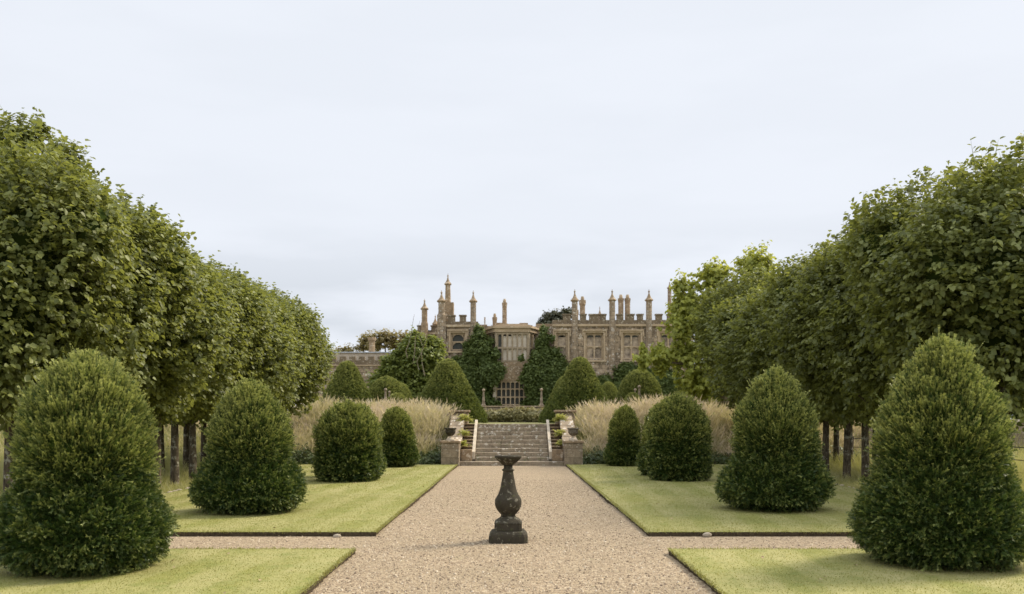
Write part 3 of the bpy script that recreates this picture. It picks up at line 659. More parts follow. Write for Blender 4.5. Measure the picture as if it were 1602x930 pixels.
def lattice(b, x0, x1, z0, z1, cols, rows, y, bar=.1, dep=.18, jamb=.16, arch=True):
    """stone mullions and transoms; rows = list of heights fractions from the bottom"""
    b.box(x0, x0 + jamb, y, y + dep, z0, z1); b.box(x1 - jamb, x1, y, y + dep, z0, z1)
    b.box(x0 + jamb, x1 - jamb, y + .003, y + dep - .003, z1 - jamb, z1); b.box(x0 + jamb, x1 - jamb, y + .003, y + dep - .003, z0, z0 + jamb * .6)
    zs = [z0] + [z0 + (z1 - z0) * r for r in rows] + [z1]; xa, xb = x0 + jamb, x1 - jamb; w = (xb - xa) / cols
    for i in range(1, cols): b.box(xa + w * i - bar / 2, xa + w * i + bar / 2, y + .02, y + dep - .02, z0 + jamb * .6, z1 - jamb)
    for z in zs[1:-1]: b.box(xa, xb, y + .01, y + dep - .01, z - bar / 2, z + bar / 2)
    if arch:
        for z in zs[1:]:
            zt = z - (bar / 2 if z != z1 else jamb)
            for i in range(cols):
                l, r_ = xa + w * i + bar / 2, xa + w * (i + 1) - bar / 2; q = (r_ - l) * .34
                b.poly([(l - .01, zt + .01), (l + q, zt + .01), (l + q * .35, zt - q * .35), (l - .01, zt - q)], y + .03, y + dep - .03)
                b.poly([(r_ + .01, zt + .01), (r_ - q, zt + .01), (r_ - q * .35, zt - q * .35), (r_ + .01, zt - q)], y + .03, y + dep - .03)
# right range
wins_r = [(870, 888, 521, 561, 1), (916, 944, 521, 562, 2), (974, 1002, 521, 562, 2), (1032, 1060, 521, 562, 2)]
def wopen(w): return (fx(w[0]), fx(w[1]), fz(w[3]), fz(w[2]))
W_R = DF
child(wall_open(864, 1085, 510, W_R, [wopen(w) for w in wins_r]), 'wall', M['facade'])
wins_l = [(705, 728, 521, 548, 1)]
child(wall_open(688, 748, 511, W_R, [wopen(w) for w in wins_l]), 'wall', M['facade'])
child(wall_open(747.9, 864.1, 509, W_R + 1.2, []), 'wall', M['facade'])
child(wall_open(640, 688.1, 518, W_R + 3.0, []), 'wall', M['darkstone'])
for w, pm in [(x, 'paleglass') for x in wins_r] + [(wins_l[0], 'darkglass')]:
    x0, x1, z0, z1 = wopen(w); b = MB(); lattice(b, x0, x1, z0, z1, w[4], [.48], W_R + .18, .13, .16, .16)
    # moulded surround and hood
    b.box(x0 - .17, x0 - .002, W_R - .10, W_R + .1, z0 - .1, z1 + .17); b.box(x1 + .002, x1 + .17, W_R - .10, W_R + .1, z0 - .1, z1 + .17)
    b.box(x0 - .002, x1 + .002, W_R - .097, W_R + .1, z1 + .002, z1 + .167); b.box(x0 - .30, x1 + .30, W_R - .22, W_R + .05, z1 + .172, z1 + .29); b.box(x0 - .30, x0 - .19, W_R - .18, W_R + .05, z1 - .35, z1 + .169); b.box(x1 + .19, x1 + .30, W_R - .18, W_R + .05, z1 - .35, z1 + .169)
    b.box(x0 - .25, x1 + .25, W_R - .2, W_R + .05, z0 - .26, z0 - .105)
    f = child(b, 'window', M['dressed'])
    p = MB(); p.box(x0, x1, W_R + .36, W_R + .42, z0, z1); po = p.build('pane', M[pm], f)
    if pm == 'paleglass':
        for xx, zz in ((x0 + (x1 - x0) * .3, z1 - .5), (x1 - (x1 - x0) * .3, z1 - .5)):
            q = MB(); q.box(xx - .35, xx + .35, W_R + .345, W_R + .358, zz + .12, zz + .27); q.build('pane', M['darkglass'], f)
# string courses and parapets with merlons
def parapet(px0, px1, py_str, py_par, merl, py_m, y=W_R, d=DF):
    b = MB(); b.box(fx(px0, d), fx(px1, d), y - .22, y + .1, fz(py_str, d), fz(py_str, d) + .2); child(b, 'string_course', M['dressed'])
    b = MB(); b.box(fx(px0, d), fx(px1, d), y - .06, y + .4, fz(py_str, d) + .203, fz(py_par, d))
    for a, c in merl:
        b.box(fx(a, d), fx(c, d), y - .055, y + .39, fz(py_par, d) - .02, fz(py_m, d)); b.box(fx(a, d) - .06, fx(c, d) + .06, y - .12, y + .45, fz(py_m, d) + .002, fz(py_m, d) + .12)
    child(b, 'battlement', M['merlonstone'])
parapet(688, 748, 512, 503.5, [(701, 712), (719, 729)], 495)
parapet(864, 1085, 511, 501, [(881, 893), (908, 917), (922, 936), (939, 948), (965, 974), (981, 992), (997, 1006), (1026, 1036), (1044, 1054), (1062, 1072)], 493.5)
parapet(640, 688, 519, 512, [(648, 655), (670, 680)], 506, W_R + 3.0)
b = MB()   # ragged rubble top above the bay
for k in range(9):
    a = 748 + k * 13; b.box(fx(a), fx(a + 13.4), W_R + 1.22, W_R + 1.8, fz(509.5), fz(506 + 3 * math.sin(k * 2.3)))
child(b, 'battlement', M['darkstone'])
def cap_prof(r, z0, zt):
    h = zt - z0
    return [(r * 1.02, z0), (r * 1.42, z0 + .05 * h), (r * 1.45, z0 + .12 * h), (r * 1.1, z0 + .20 * h), (r * .72, z0 + .32 * h), (r * .42, z0 + .48 * h), (r * .22, z0 + .66 * h), (r * .17, z0 + .72 * h), (r * .32, z0 + .78 * h), (r * .30, z0 + .84 * h), (r * .10, z0 + .88 * h), (r * .07, z0 + h)]
def turret(px, wpx, pycap, pytip, pybase, y=None, d=DF, wide=None, mat='rubble', bz=None):
    y = W_R - .15 if y is None else y; x = fx(px, d); r = wpx * d / F / 2; zb = fz(pybase, d) if bz is None else bz
    prof = [(r, zb), (r, fz(pycap, d))]
    if wide: wr = wide[0] * d / F / 2; prof = [(wr, zb), (wr, fz(wide[1], d)), (r, fz(wide[1] - 3, d)), (r, fz(pycap, d))]
    t = child(MB().lathe(prof, x, y, 8, R(22.5)), 'turret', M[mat])
    MB().lathe(cap_prof(r, fz(pycap, d) + .002, fz(pytip, d)), x, y, 8, R(22.5)).build('cap', M['darkstone'], t)
    return t
turret(660, 9.5, 480, 462, 560, W_R + 2.6, wide=(12, 502), mat='darkstone')
turret(672.5, 8, 498.5, 481, 520, W_R + 6)
turret(691, 10.5, 474, 455, 640, W_R - .2, wide=(14.5, 494), bz=BZ)
turret(743.5 - 3, 9.5, 474, 455, 640, W_R - .1, bz=BZ)
turret(899, 9.5, 472.5, 453, 640, W_R - .1, bz=BZ, wide=(10.5, 505))
turret(957.5, 9.5, 472, 453, 640, W_R - .1, bz=BZ, wide=(10.5, 505))
turret(1015, 9.5, 472, 453, 640, W_R - .1, bz=BZ, wide=(10.5, 505))
turret(944.7, 5, 487, 471, 510, W_R + 4); turret(965.5, 4.5, 492, 482, 510, W_R + 4); turret(1062, 6.5, 440, 428, 520, W_R + 5)
# tall twisted chimney with spire cap
x = fx(699); b = MB(); b.box(x - .34, x + .55, W_R + 1, W_R + 1.9, fz(510), fz(471)); 
prof = [(.27, fz(471)), (.26, fz(460)), (.24, fz(450)), (.23, fz(443))]
b.lathe(prof, x, W_R + 1.45, 8, R(10)); t = child(b, 'chimney', M['darkstone'])
MB().lathe(cap_prof(.25, fz(443) + .002, fz(424.5)), x, W_R + 1.45, 8, R(22.5)).build('cap', M['darkstone'], t)
def chimney(px, wpx, pyt, pyb, pot=True, base=None, y=None, bulge=False):
    y = W_R + 2.5 if y is None else y; x = fx(px); r = wpx * DF / F / 2
    prof = [(r, fz(pyb)), (r * .97, fz(pyt) - .55), (r * (1.25 if bulge else 1.0), fz(pyt) - .4), (r * (1.28 if bulge else 1.15), fz(pyt) - .12), (r * (1.2 if bulge else 1.12), fz(pyt))]
    b = MB().lathe(prof, x, y, 8, R(22.5))
    if base: b.box(x - base * DF / F / 2, x + base * DF / F / 2, y - .5, y + .5, fz(pyb) - .8, fz(base_top(pyb)))
    t = child(b, 'chimney', M['darkstone'])
    if pot: MB().lathe([(r * .6, fz(pyt) + .002), (r * .65, fz(pyt) + .15), (r * .45, fz(pyt) + .35)], x, y, 10).build('chimney_pot', M['dressed'], t)
def base_top(p): return p - 7
chimney(789, 8, 468.5, 510, base=11); chimney(773, 7.5, 491, 512, y=W_R + 3); chimney(757, 2, 491, 512, False, y=W_R + 3)
chimney(914.5, 9, 464.5, 505, base=13, bulge=True); chimney(906, 6.5, 478, 510, False, y=W_R + 3.5)
chimney(976.3, 9, 461.5, 505, base=11); chimney(987, 9, 461.5, 505, base=11)
# white skylight wall behind the bay parapet
b = MB(); b.box(fx(766), fx(785), W_R + 5, W_R + 6, fz(512), fz(500)); child(b, 'roof_lantern', M['lead'])
# bay window
bay = child(MB().prism([(fx(762), W_R + 1.2), (fx(775), W_R - .8), (fx(828), W_R - .8), (fx(841), W_R + 1.2)], fz(597), fz(567)), 'bay_window', M['darkstone'])
for z0, z1, o in ((515.5, 521, .12), (512.5, 515.3, .30), (510.8, 512.3, .05)):
    k = o / .059
    MB().prism([(fx(762 - k), W_R + 1.19), (fx(775 - k * .6), W_R - .8 - o), (fx(828 + k * .6), W_R - .8 - o), (fx(841 + k), W_R + 1.19)], fz(z1), fz(z0)).build('cornice', M['dressed'], bay)
MB().poly([(fx(772), fz(510.6)), (fx(833), fz(510.6)), (fx(820), fz(508)), (fx(785), fz(508))], W_R - .6, W_R + 1.1).build('bay_roof', M['dressed'], bay)
def side_mat(pa, pb_):
    """matrix taking local (0..len, 0, z) to the vertical plane through two plan points"""
    (xa, ya), (xb, yb) = pa, pb_; L_ = math.hypot(xb - xa, yb - ya); ang = math.atan2(yb - ya, xb - xa)
    return Matrix.Translation((xa, ya, 0)) @ Matrix.Rotation(ang, 4, 'Z'), L_
P0, P1, P2, P3 = (fx(762), W_R + 1.2), (fx(775), W_R - .8), (fx(828), W_R - .8), (fx(841), W_R + 1.2)
for (pa, pb_, cols) in ((P0, P1, 2), (P1, P2, 6), (P2, P3, 2)):
    mt, L_ = side_mat(pa, pb_); b = MB(); lattice(b, 0, L_, fz(566.8), fz(521.2), cols, [.47], 0, .16, .30, .2 if cols > 2 else .12)
    bmesh.ops.transform(b.b, matrix=mt, verts=b.b.verts[:]); b.build('window_frame', M['mullion'], bay)
    b = MB(); 
    for i in range(cols):
        w = (L_ - .2) / cols; dk = (cols == 6 and i < 1) or (cols == 2 and pa is P0)
        b = MB(); b.box(.1 + w * i + .01, .1 + w * (i + 1) - .01, .24, .27, fz(566.5), fz(523 if not (cols == 6 and i in (1, 2)) else 527)); bmesh.ops.transform(b.b, matrix=mt, verts=b.b.verts[:]); b.build('pane', M['darkglass'] if dk else M['blind'], bay)
# ground floor of bay
zb = BZ - .02
for a, c in ((771.5, 776), (828, 832)):
    MB().box(fx(a), fx(c), W_R - .82, W_R + 1.1, zb, fz(597.2)).build('pilaster', M['kerb'], bay)
b = MB(); lattice(b, fx(776.1), fx(827.9), fz(660), fz(597.3), 7, [.42, .61, .81], W_R - .75, .10, .2, .10); b.build('window_frame', M['dressed'], bay)
MB().box(fx(776.1), fx(827.9), W_R - .45, W_R - .4, zb, fz(597.3)).build('pane', M['darkglass'], bay)
# low battlemented wing on the far left
DW = 92.0
wing = empty('low_wing', (X(590, DW), DW, BZ), 'low battlemented stone wing with a grey roof left of the mansion', 'building')
def wchild(b, n, m, par=wing):
    o = b.build(n, m, par); o.location = -Vector(wing.location) if par is wing else (0, 0, 0); return o
b = MB(); b.box(X(480, DW), X(660, DW), DW, DW + 6, BZ, Z(573, DW)); wchild(b, 'wall', M['facade'])
b = MB(); b.box(X(480, DW), X(660, DW), DW - .15, DW + .1, Z(573, DW) + .002, Z(571, DW)); wchild(b, 'string_course', M['dressed'])
b = MB(); b.box(X(480, DW), X(660, DW), DW - .03, DW + .4, Z(571, DW) + .002, Z(564, DW))
for k in range(12): a = 487 + k * 14.8; b.box(X(a, DW), X(a + 9.5, DW), DW - .025, DW + .39, Z(564.2, DW), Z(558, DW))
wchild(b, 'battlement', M['merlonstone'])
b = MB(); b.box(X(486, DW), X(656, DW), DW + 1.2, DW + 5.5, Z(573, DW), Z(551, DW)); wchild(b, 'upper_wall', M['kerb'])
b = MB(); b.box(X(484, DW), X(658, DW), DW + 1.0, DW + 5.7, Z(551, DW) + .002, Z(549.5, DW)); wchild(b, 'roof', M['lead'])
b = MB(); b.lathe([(.32, Z(550, DW)), (.31, Z(532, DW)), (.42, Z(530, DW)), (.42, Z(525.5, DW))], X(577, DW), DW + 2, 8, R(22.5)); wchild(b, 'chimney', M['darkstone'])

# creeper on the facade
def ivy(label, blobs, n, name='creeper', y=W_R - .5, mat='ivy', cat='climber', size=.19):
    bl = [(fx(px), y + dy, fz(py), rx * DF / F, dep, ry * DF / F) for px, py, rx, ry, dy, dep in blobs]
    bl = [(a, b_, c - BZ, r1, r2, r3) for a, b_, c, r1, r2, r3 in bl]; cx0 = bl[0][0]; bl = [(a - cx0, b_ - y, c, r1, r2, r3) for a, b_, c, r1, r2, r3 in bl]
    o = link(name, crown_mesh(name, bl, n, 6, .4, size, .4, (M[mat], M[mat]), core=.8, droop=.9, long_frac=.08, lump=.9)); o.location = (cx0, y, BZ)
    return tag(o, label, cat)
ivy('dense green creeper covering the mansion wall left of the bay window', [(740, 600, 34, 34, -.2, .9), (715, 605, 26, 26, 0, .8), (748, 560, 24, 26, -.1, .7), (750, 535, 11, 20, 0, .5), (748, 517, 5, 10, .1, .4), (765, 585, 20, 20, -1.0, .5), (722, 572, 18, 14, 0, .6), (780, 580, 10, 14, -1.1, .4), (705, 580, 12, 10, 0, .5), (758, 548, 9, 14, -.6, .4), (745, 630, 40, 14, -.2, .9), (776, 555, 6, 12, -.9, .3), (702, 592, 9, 16, 0, .5), (768, 536, 4, 9, -.2, .3), (733, 552, 9, 9, 0, .4), (760, 566, 14, 9, -.8, .4), (730, 540, 5, 5, .1, .3), (712, 562, 6, 5, .1, .3)], 6800)
ivy('tapering green creeper on the mansion wall right of the bay window', [(855, 600, 28, 32, -.2, .8), (850, 560, 15, 24, 0, .6), (850, 530, 8, 18, 0, .45), (850, 516, 4, 9, .1, .35), (832, 585, 14, 18, -.9, .5), (872, 575, 14, 20, 0, .6), (880, 605, 18, 26, 0, .7), (828, 610, 8, 20, -.9, .4), (845, 630, 30, 14, -.2, .9), (838, 560, 8, 14, -.5, .4), (815, 562, 5, 4, -1.2, .3), (867, 552, 7, 9, .1, .3), (882, 582, 12, 10, .1, .4), (843, 540, 5, 10, -.2, .3), (820, 592, 9, 8, -1.2, .3), (862, 530, 4, 6, .1, .3)], 5600)
ivy('green creeper low on the mansion wall right of the clipped cones', [(980, 580, 20, 12, 0, .5), (970, 605, 12, 26, 0, .6), (1010, 600, 30, 24, .1, .6), (1040, 600, 30, 26, 0, .6), (1000, 585, 16, 14, 0, .5)], 2600)
ivy('dark creeper behind the small round bush on the mansion wall', [(945, 605, 14, 20, 0, .5), (925, 612, 16, 22, 0, .5)], 1100)

# ------------------------------------------------------------------ terrace wall, obelisks, hedge
d = 57.0
tw = empty('terrace_wall', (0, d, BZ), 'low stone wall with flat coping between the clipped cones, below the mansion', 'wall')
b = MB(); b.box(-4.2, 4.2, -.2, .2, -.05, Z(637, d) - BZ); b.build('wall_body', M['pier'], tw)
b = MB(); b.box(-4.25, 4.25, -.28, .28, Z(637, d) - BZ + .002, Z(635.3, d) - BZ); b.build('coping', M['dressed'], tw)
def obelisk(px, d, ztop_py, zb, w, label, ped=True):
    x = X(px, d); zt = Z(ztop_py, d); e = empty('obelisk', (x, d, zb), label, 'obelisk', 'small stone obelisks on the terrace')
    h = zt - zb; b = MB()
    if ped: hp = h * .42; b.box(-w * .75, w * .75, -w * .75, w * .75, 0, hp, .02); b.build('pedestal', M['pier'], e); z0 = hp + .002
    else: z0 = 0; 
    b = MB(); hh = h - z0; r = w * .7
    b.lathe([(r * 1.25, z0), (r * 1.25, z0 + .07 * hh), (r * .8, z0 + .12 * hh), (r * .42, z0 + .80 * hh), (r * .25, z0 + .84 * hh)], 0, 0, 4, R(45)); b.build('shaft', M['pier'], e)
    b = MB(); r2 = r * .62; zc = z0 + .90 * hh; b.lathe([(r2 * math.sin(a), zc - r2 * math.cos(a)) for a in (.25, .7, 1.2, 1.6, 2.1, 2.6, 3.0)], 0, 0, 10); b.build('ball', M['pier'], e, True)
zw = Z(635.3, 57.0) + .003
obelisk(756.5, 57, 608, zw, .22, 'stone obelisk on the terrace wall beside the left big cone', False); obelisk(847, 57, 607, zw, .22, 'stone obelisk on the terrace wall beside the right big cone', False)
obelisk(603, 47, 607, BZ, .2, 'taller left obelisk of the pair before the large left dome'); obelisk(609, 49, 611, BZ, .17, 'shorter obelisk just right of the taller one before the left dome')
obelisk(1000, 46.5, 602, BZ, .2, 'taller right obelisk of the pair before the largest dome'); obelisk(993.5, 49, 607, BZ, .17, 'shorter obelisk just left of the taller one before the largest dome')
o = link('hedge', crown_mesh('hedge', [(k * .8 - 3.6, .1 * math.sin(k * 2), .42, .75, .6, .43 + .06 * math.sin(k * 1.7)) for k in range(10)], 2600, 6, .22, .085, .3, (M['hedge'], M['hedge']), core=.8, lump=.4)); o.location = (0, 55.6, BZ)
tag(o, 'low brownish green hedge at the top of the steps, before the terrace wall', 'hedge')

# ------------------------------------------------------------------ steps, piers, urns, ferns
st = empty('garden_steps', (0, 32.0, 0), 'broad flight of worn mossy stone steps at the end of the gravel path', 'steps')
def worn(b, seed): return b.jitter(.008, 0, seed)
b = MB(); b.box(-1.92, 1.92, 0, 3.3, -.04, .145, .012); b.build('bottom_step', M['steps'], st)
rs = random.Random(4)
for k in range(9):
    z1 = .145 * (k + 2); y0 = .48 + k * .3
    b = MB(); xx = -1.30; 
    while xx < 1.29:
        w = min(rs.uniform(.35, .95), 1.30 - xx); w = w if 1.30 - (xx + w) > .2 else 1.30 - xx
        j = rs.uniform(-.012, .012); b.box(xx + .003, xx + w - .003, y0 + j, 3.2, z1 - .15, z1 + rs.uniform(-.008, .004), .014); xx += w
    b.build('step', M['steps'], st)
for s in (-1, 1):
    # sloping pale kerb
    b = MB(); a = [(.46, .20), (.46, .47), (3.2, 1.60), (3.2, 1.33)]
    xa, xb = sorted((s * 1.31, s * 1.41))
    v0 = [b.b.verts.new((xa, y, z)) for y, z in a]; v1 = [b.b.verts.new((xb, y, z)) for y, z in a]
    b.b.faces.new(v0); b.b.faces.new(list(reversed(v1)))
    for i in range(4): b.b.faces.new((v0[i], v0[(i + 1) % 4], v1[(i + 1) % 4], v1[i]))
    b.build('kerb', M['kerb'], st)
    # narrow side steps: block and thin treads
    xa, xb = sorted((s * 1.415, s * 1.80))
    b = MB(); b.box(xa, xb, .35, .9, .148, .55, .015); b.build('block', M['darkstone'], st)
    for k in range(8):
        z = .55 + (k + 1) * .1125; y0 = .7 + k * .31
        b = MB(); b.box(xa, xb, y0, y0 + .42, z - .04, z, .008); b.box(xa + .02, xb - .02, y0 + .12, 3.2, z - .113, z - .042); b.build('side_step', M['darkstone'], st)
    # rising flank wall with sunlit worn top
    side = 'left' if s < 0 else 'right'
    xa, xb = sorted((s * 1.805, s * 2.28))
    fw = empty('flank_wall', (s * 2.04, 33.6, 0), f'sloping pale worn stone wall along the {side} side of the steps, behind an urn', 'wall', 'walls flanking the garden steps')
    b = MB(); cx = s * 2.04; a = [(-1.3, 0), (-1.3, .86), (-.5, 1.0), (.3, 1.35), (1.1, 1.72), (1.75, 1.80), (1.75, 0)]
    v0 = [b.b.verts.new((xa - cx, y, z)) for y, z in a]; v1 = [b.b.verts.new((xb - cx, y, z)) for y, z in a]
    b.b.faces.new(v0); b.b.faces.new(list(reversed(v1)))
    for i in range(len(a)): b.b.faces.new((v0[i], v0[(i + 1) % len(a)], v1[(i + 1) % len(a)], v1[i]))
    b.jitter(.03, 3, 4).build('wall_body', M['patchy'], fw)
    b = MB(); b.box(-.36, .36, 1.45, 2.15, .9, 1.88, .02); b.build('end_block', M['pier'], fw)
    b = MB(); b.box(-.42, .42, 1.38, 2.22, 1.883, 1.97, .02); b.build('coping', M['darkstone'], fw)
    # pier
    px = -2.13 if s < 0 else 2.12
    pr = empty('stone_pier', (px, 31.92, 0), f'square stone pier carrying the {side} urn at the foot of the steps', 'pier', 'piers at the foot of the steps')
    b = MB(); b.box(-.31, .31, -.31, .31, -.03, .79, .012); b.build('shaft', M['pier'], pr)
    b = MB(); b.box(-.345, .345, -.345, .345, .792, .875, .012); b.build('cap_stone', M['darkstone'], pr)
    ur = empty('stone_urn', (px + (.0 if s < 0 else -.0), 31.92, .877), f'{"dark weathered" if s < 0 else "grey"} stone urn on the {side} pier', 'urn', 'stone urns at the steps')
    ur.scale = (1.12, 1.12, 1.15)
    b = MB(); b.box(-.13, .13, -.13, .13, 0, .035, .005); b.lathe([(.125, .037), (.12, .05), (.05, .09), (.038, .125), (.055, .14)], 0, 0, 20); b.build('foot', M['kerb'], ur, False)
    b = MB(); b.lathe([(.055, .142), (.10, .17), (.145, .22), (.160, .27), (.15, .31), (.145, .325), (.18, .345), (.185, .375), (.175, .385), (.15, .38), (.13, .30)], 0, 0, 24); b.build('bowl', M['mossy' if s < 0 else 'urnstone'], ur, True)

def fern(loc, size, n, label, group, mat='fern'):
    g = Geo(); a = rng.uniform(0, 6.28, n); el_ = rng.uniform(.15, 1.35, n)
    d0 = np.stack([np.cos(a) * np.cos(el_), np.sin(a) * np.cos(el_), np.sin(el_)], 1); ln = size * rng.uniform(.6, 1.1, n); base = rng.normal(0, size * .12, (n, 3)); base[:, 2] = np.abs(base[:, 2]) * .5
    for j in range(9):
        f = (j + 1) / 9; pos = base + d0 * (ln * f)[:, None] + np.array([0, 0, -1.]) * (ln * f * f * .35)[:, None]
        sd_ = unit(np.cross(d0, np.array([0, 0, 1.])) + 1e-3)
        for sg in (-1, 1): slivers(g, pos, unit(sd_ * sg + d0 * .5 + rng.normal(0, .15, (n, 3))), np.tile([0, 0, 1.], (n, 1)) + rng.normal(0, .3, (n, 3)), ln * .28 * (1.15 - f * .8), np.full(n, size * .10), rng.random(n))
    o = link('fern', g.mesh('fern'), None, M[mat]); o.location = loc
    return tag(o, label, 'plant', group)
gf = 'yellow green plants growing on the step walls'
for s, side in ((-1, 'left'), (1, 'right')):
    fern((s * 1.80, 34.6, 1.55), .38, 90, f'highest yellow green fern on the {side} wall of the steps', gf); fern((s * 1.76, 33.5, 1.02), .34, 80, f'middle yellow green fern on the {side} wall of the steps', gf); fern((s * 1.77, 32.7, .68), .30, 70, f'lowest yellow green fern on the {side} wall of the steps', gf)

# ------------------------------------------------------------------ tall plume grass on the bank, meadow
def grass_field(name, x, y, h, wid, mat, label, tipk, bendk=.25, lean=.16, plume=False):
    n = len(x); g = Geo(); z = H(x, y); base = np.stack([x, y, z - .02], 1)
    a = rng.uniform(0, 6.28, n); d0 = unit(np.stack([np.cos(a) * lean, np.sin(a) * lean, np.ones(n)], 1) + rng.normal(0, lean * .6, (n, 3)))
    side = unit(np.cross(d0, rdir(n))); rn = rng.random(n); out = unit(np.stack([np.cos(a), np.sin(a), np.zeros(n)], 1))
    tk_ = np.clip(.8 + .55 * Wob(1.7, 8, 77)(base) + rng.normal(0, .12, n), .25, 1); K = 3; prev = base; V = []; T = []
    for k in range(K + 1):
        f = k / K; c = base + d0 * (h * f)[:, None] + out * (h * bendk * f * f)[:, None] * rng.uniform(.4, 1.2, (n, 1)) ; w = wid * (1 - .65 * f)
        if k == 0: w = wid * .8
        V += [c - side * (w / 2)[:, None], c + side * (w / 2)[:, None]]; T += [np.clip((f - .30) * 1.5, 0, 1) * tipk * tk_] * 2
        if k == K: top = c
    V = np.stack(V, 1); T = np.stack(T, 1); m_ = 2 * (K + 1)
    i = np.arange(n)[:, None] * m_; f = np.concatenate([np.stack([i[:, 0] + 2 * k, i[:, 0] + 2 * k + 1, i[:, 0] + 2 * k + 3, i[:, 0] + 2 * k + 2], 1) for k in range(K)])
    g.add(V.reshape(-1, 3), f, np.repeat(rn, m_), T.ravel())
    if plume:
        s_ = rng.random(n) < .45; m2 = s_.sum()
        for j in range(2):
            slivers(g, top[s_] - d0[s_] * .12, unit(d0[s_] + out[s_] * .35 + rng.normal(0, .15, (m2, 3))), rdir(m2), rng.uniform(.16, .34, m2), rng.uniform(.012, .028, m2), rn[s_], .85 * tk_[s_], tk_[s_])
    return tag(link(name, g.mesh(name), None, M[mat]), label, 'grass', kind='stuff')
def clumpy(n, x0, x1, y0, y1, nc, r):
    cx = rng.uniform(x0, x1, nc); cy = rng.uniform(y0, y1, nc); k = rng.integers(0, nc, n); rr = r * rng.random(n) ** .7
    a = rng.uniform(0, 6.28, n); return cx[k] + rr * np.cos(a), cy[k] + rr * np.sin(a)
for s, lab in ((-1, 'left'), (1, 'right')):
    x, y = clumpy(26000, 2.75, 13.5, 33.0, 37.0, 260, .5); x = s * np.clip(x, 2.5, 20)
    wv = Wob(1.3, 8, 40 + s); w4 = Wob(5, 8, 44 + s); q = np.stack([x, y, x * 0], 1)
    hh = rng.uniform(.3, 1.05, len(x)) ** .8 * np.clip(.95 + .34 * wv(q) + .24 * w4(q) - .07 * np.clip(np.abs(x) - 4.2, 0, 9), .30, 1.3)
    grass_field('plume_grass', x, y, hh, np.full(len(x), .014), 'plume', f'tall pale pink plume grass on the bank {lab} of the steps', 1.0, .35, .30, True)
for s, lab in ((-1, 'left'), (1, 'right')):
    n = 52000; u = rng.random(n); ex = 7.35 if s < 0 else 7.8
    x = s * (ex + 13 * u ** 1.6); y = rng.uniform(10.5, 34.5, n); k = (y < 12.9); y[k] += 4
    hh = (.14 + .50 * sstep(ex + .3, ex + 4.5, np.abs(x))) * rng.uniform(.5, 1.25, n)
    grass_field('long_grass', x, y, hh, np.full(n, .012), 'meadow', f'unmown green and straw grass under the {lab} lime trees', .55, .25, .25)
x = -rng.uniform(17, 60, 26000); y = rng.uniform(18, 36, 26000) ; 
grass_field('straw_grass', x, y, rng.uniform(.4, .9, len(x)), np.full(len(x), .03), 'plume', 'sunlit straw coloured meadow beyond the left lime trees', .9, .2, .2)
x = rng.uniform(17, 45, 12000); y = rng.uniform(18, 33, 12000)
grass_field('straw_grass', x, y, rng.uniform(.2, .5, len(x)), np.full(len(x), .03), 'plume', 'pale meadow beyond the iron fence on the right', .7, .2, .2)
# low green ground cover at the foot of the bank
g = Geo()
for s in (-1, 1):
    n = 2600; x = s * rng.uniform(2.45, 13, n); y = 31.95 + rng.random(n) * 1.3; z = rng.random(n) * (.38 + .14 * np.sin(x * 2.3)) + H(x, y)
    P = np.stack([x, y, z], 1); sprigs(g, P, unit(rng.normal(0, .4, (n, 3)) + np.array([0, -.6, .6])), 6, .16, .07, .1, twigs=False)
tag(link('ground_cover', g.mesh('ground_cover'), None, M['cover']), 'low dark green plants at the foot of the grassy bank', 'plants', kind='stuff')

# ------------------------------------------------------------------ sundial pedestal / bird bath
sx, sy = -.05, 12.12
ped = empty('baluster_pedestal', (sx, sy, 0), 'dark mossy stone baluster with a shallow dish, standing alone on the gravel', 'pedestal', rz=0)
def sqring(b, prof, seed=0):
    """stack of rounded squares (half width, z)"""
    rings = []
    for w, z in prof:
        ring = []
        for i in range(32):
            a = 2 * math.pi * (i + .5) / 32; c, s = math.cos(a), math.sin(a); q = (abs(c) ** 9 + abs(s) ** 9) ** (-1 / 9)
            ring.append(b.b.verts.new((w * q * c, w * q * s, z)))
        rings.append(ring)
    for a, c in zip(rings, rings[1:]):
        for i in range(32): b.b.faces.new((a[i], a[(i + 1) % 32], c[(i + 1) % 32], c[i]))
    b.b.faces.new(rings[-1]); b.b.faces.new(list(reversed(rings[0]))); return b
b = MB(); sqring(b, [(.25, -.02), (.252, .03), (.250, .08), (.243, .11), (.225, .135), (.205, .15)]); b.jitter(.006, 1, 3).build('plinth', M['mossy'], ped)
b = MB(); sqring(b, [(.178, .147), (.18, .16), (.178, .235), (.182, .245), (.176, .262), (.15, .285), (.11, .31), (.092, .33)]); b.jitter(.003, 1, 5).build('base_block', M['mossy'], ped)
b = MB(); b.lathe([(.085, .328), (.098, .337), (.092, .35), (.115, .375), (.145, .41), (.168, .455), (.177, .50), (.176, .54), (.168, .565), (.160, .575), (.152, .59), (.130, .625), (.110, .68), (.096, .74), (.086, .80), (.075, .86), (.066, .915), (.066, .922), (.080, .932), (.082, .945), (.068, .955), (.060, .962), (.057, 1.005)], 0, 0, 36); b.jitter(.002, 0, 9).build('baluster', M['mossy'], ped, True)
b = MB(); b.lathe([(.058, 1.003), (.085, 1.012), (.10, 1.03), (.14, 1.065), (.155, 1.08), (.158, 1.09), (.172, 1.098), (.178, 1.112), (.176, 1.128), (.168, 1.130), (.15, 1.118), (.05, 1.108), (.01, 1.107)], 0, 0, 36); b.jitter(.002, 0, 12).build('dish', M['mossy'], ped, True)

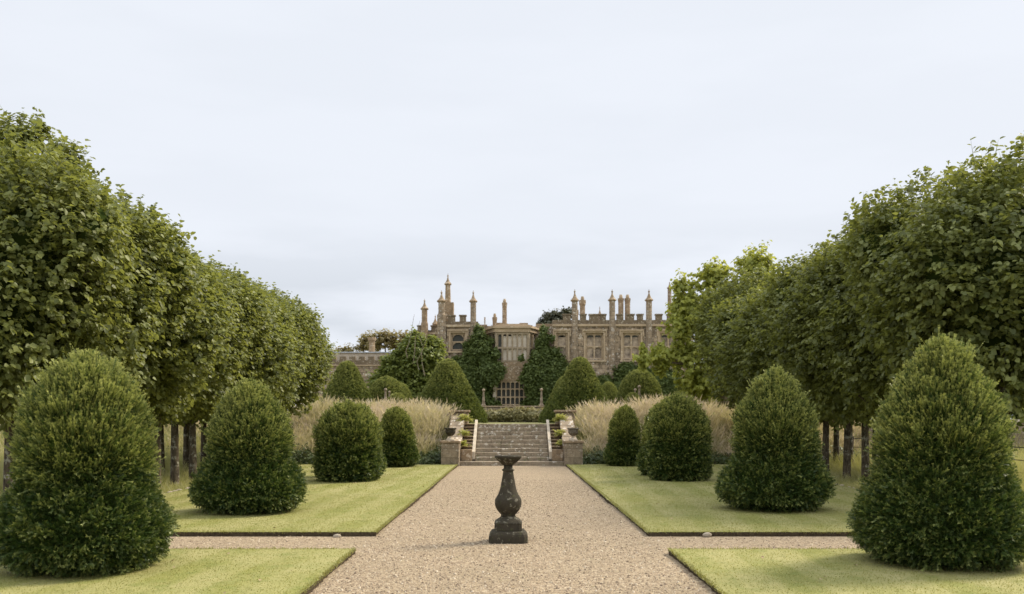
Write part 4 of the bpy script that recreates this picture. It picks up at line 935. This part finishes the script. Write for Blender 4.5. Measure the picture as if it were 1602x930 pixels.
# ------------------------------------------------------------------ right boundary wall, iron fence
bw = empty('boundary_wall', (13.2, 34.0, 0), 'old ivy patched boundary wall beyond the right lime trees', 'wall')
b = MB(); b.box(0, 26, 0, .45, -.05, 1.50); b.build('wall_body', M['pier'], bw)
b = MB(); b.box(-.04, 26, -.06, .51, 1.502, 1.61); b.build('coping', M['kerb'], bw)
fe = empty('iron_fence', (12.3, 15, 0), 'black iron rail fence in long grass behind the right lime trees', 'fence')
for k in range(8): b = MB(); b.box(-.02, .02, k * 2.6 - .02, k * 2.6 + .02, -.05, 1.0); b.build('post', M['iron'], fe)
for z in (.93, .62, .32): b = MB(); b.tube([(0, -.1, z), (0, 18.4, z)], [.012, .012], 6); b.build('rail', M['iron'], fe)

# ------------------------------------------------------------------ small stones along the lawn edges, fallen leaves
def stone_mesh(i):
    b = MB(); bmesh.ops.create_icosphere(b.b, subdivisions=2, radius=1); r = random.Random(i)
    w = Wob(1.3, 6, i)
    for v in b.b.verts: v.co = Vector((v.co.x * 1.2, v.co.y * .9, v.co.z * .65)) * (1 + .2 * float(w(np.array(v.co))))
    o = b.build('s', M['kerb']); me = o.data; bpy.data.objects.remove(o); return me
SM = [stone_mesh(i) for i in range(3)]; rq = random.Random(2)
for s in (-1, 1):
    for k in range(20):
        y = 19.2 + k * .36 + rq.uniform(-.1, .1); x = (LX - .06 if s < 0 else RX + .06) + rq.uniform(-.04, .04)
        o = link('edging_stone', SM[k % 3]); q = rq.uniform(.025, .06); o.location = (x, y, .045); o.scale = (q * 1.3, q, q); o.rotation_euler = (0, 0, rq.uniform(0, 3))
        tag(o, f'small pale stone in the row edging the {"left" if s < 0 else "right"} lawn by the long grass', 'stone', f'edging stones along the {"left" if s < 0 else "right"} lawn')
def stone(px, d, q, z, lab):
    o = link('loose_stone', SM[0]); o.location = (X(px, d), d, z); o.scale = (q, q * .8, q * 1.1); tag(o, lab, 'stone')
stone(1106, 12.55, .05, .03, 'pale stone lying against the cut edge of the right lawn'); stone(527, 12.52, .045, .015, 'flat pale stone at the cut edge of the left lawn by the cross path')
g = Geo(); n = 170; x = rng.uniform(2.0, 7, n) * rng.choice([-1, 1], n); y = rng.uniform(8, 28, n); k = rng.random(n) < .25; x[k] = rng.uniform(-1.8, 1.8, k.sum())
leaves(g, np.stack([x, y, np.where(k, .012, .078)], 1), unit(np.stack([rng.normal(size=n), rng.normal(size=n), rng.normal(0, .15, n)], 1)), np.tile([0, 0, 1.], (n, 1)) + rng.normal(0, .25, (n, 3)), rng.uniform(.02, .045, n), rng.random(n))
tag(link('fallen_leaves', g.mesh('fallen_leaves'), None, M['lawnleaf']), 'small dry brown leaves scattered over lawn and gravel', 'leaves', kind='stuff')
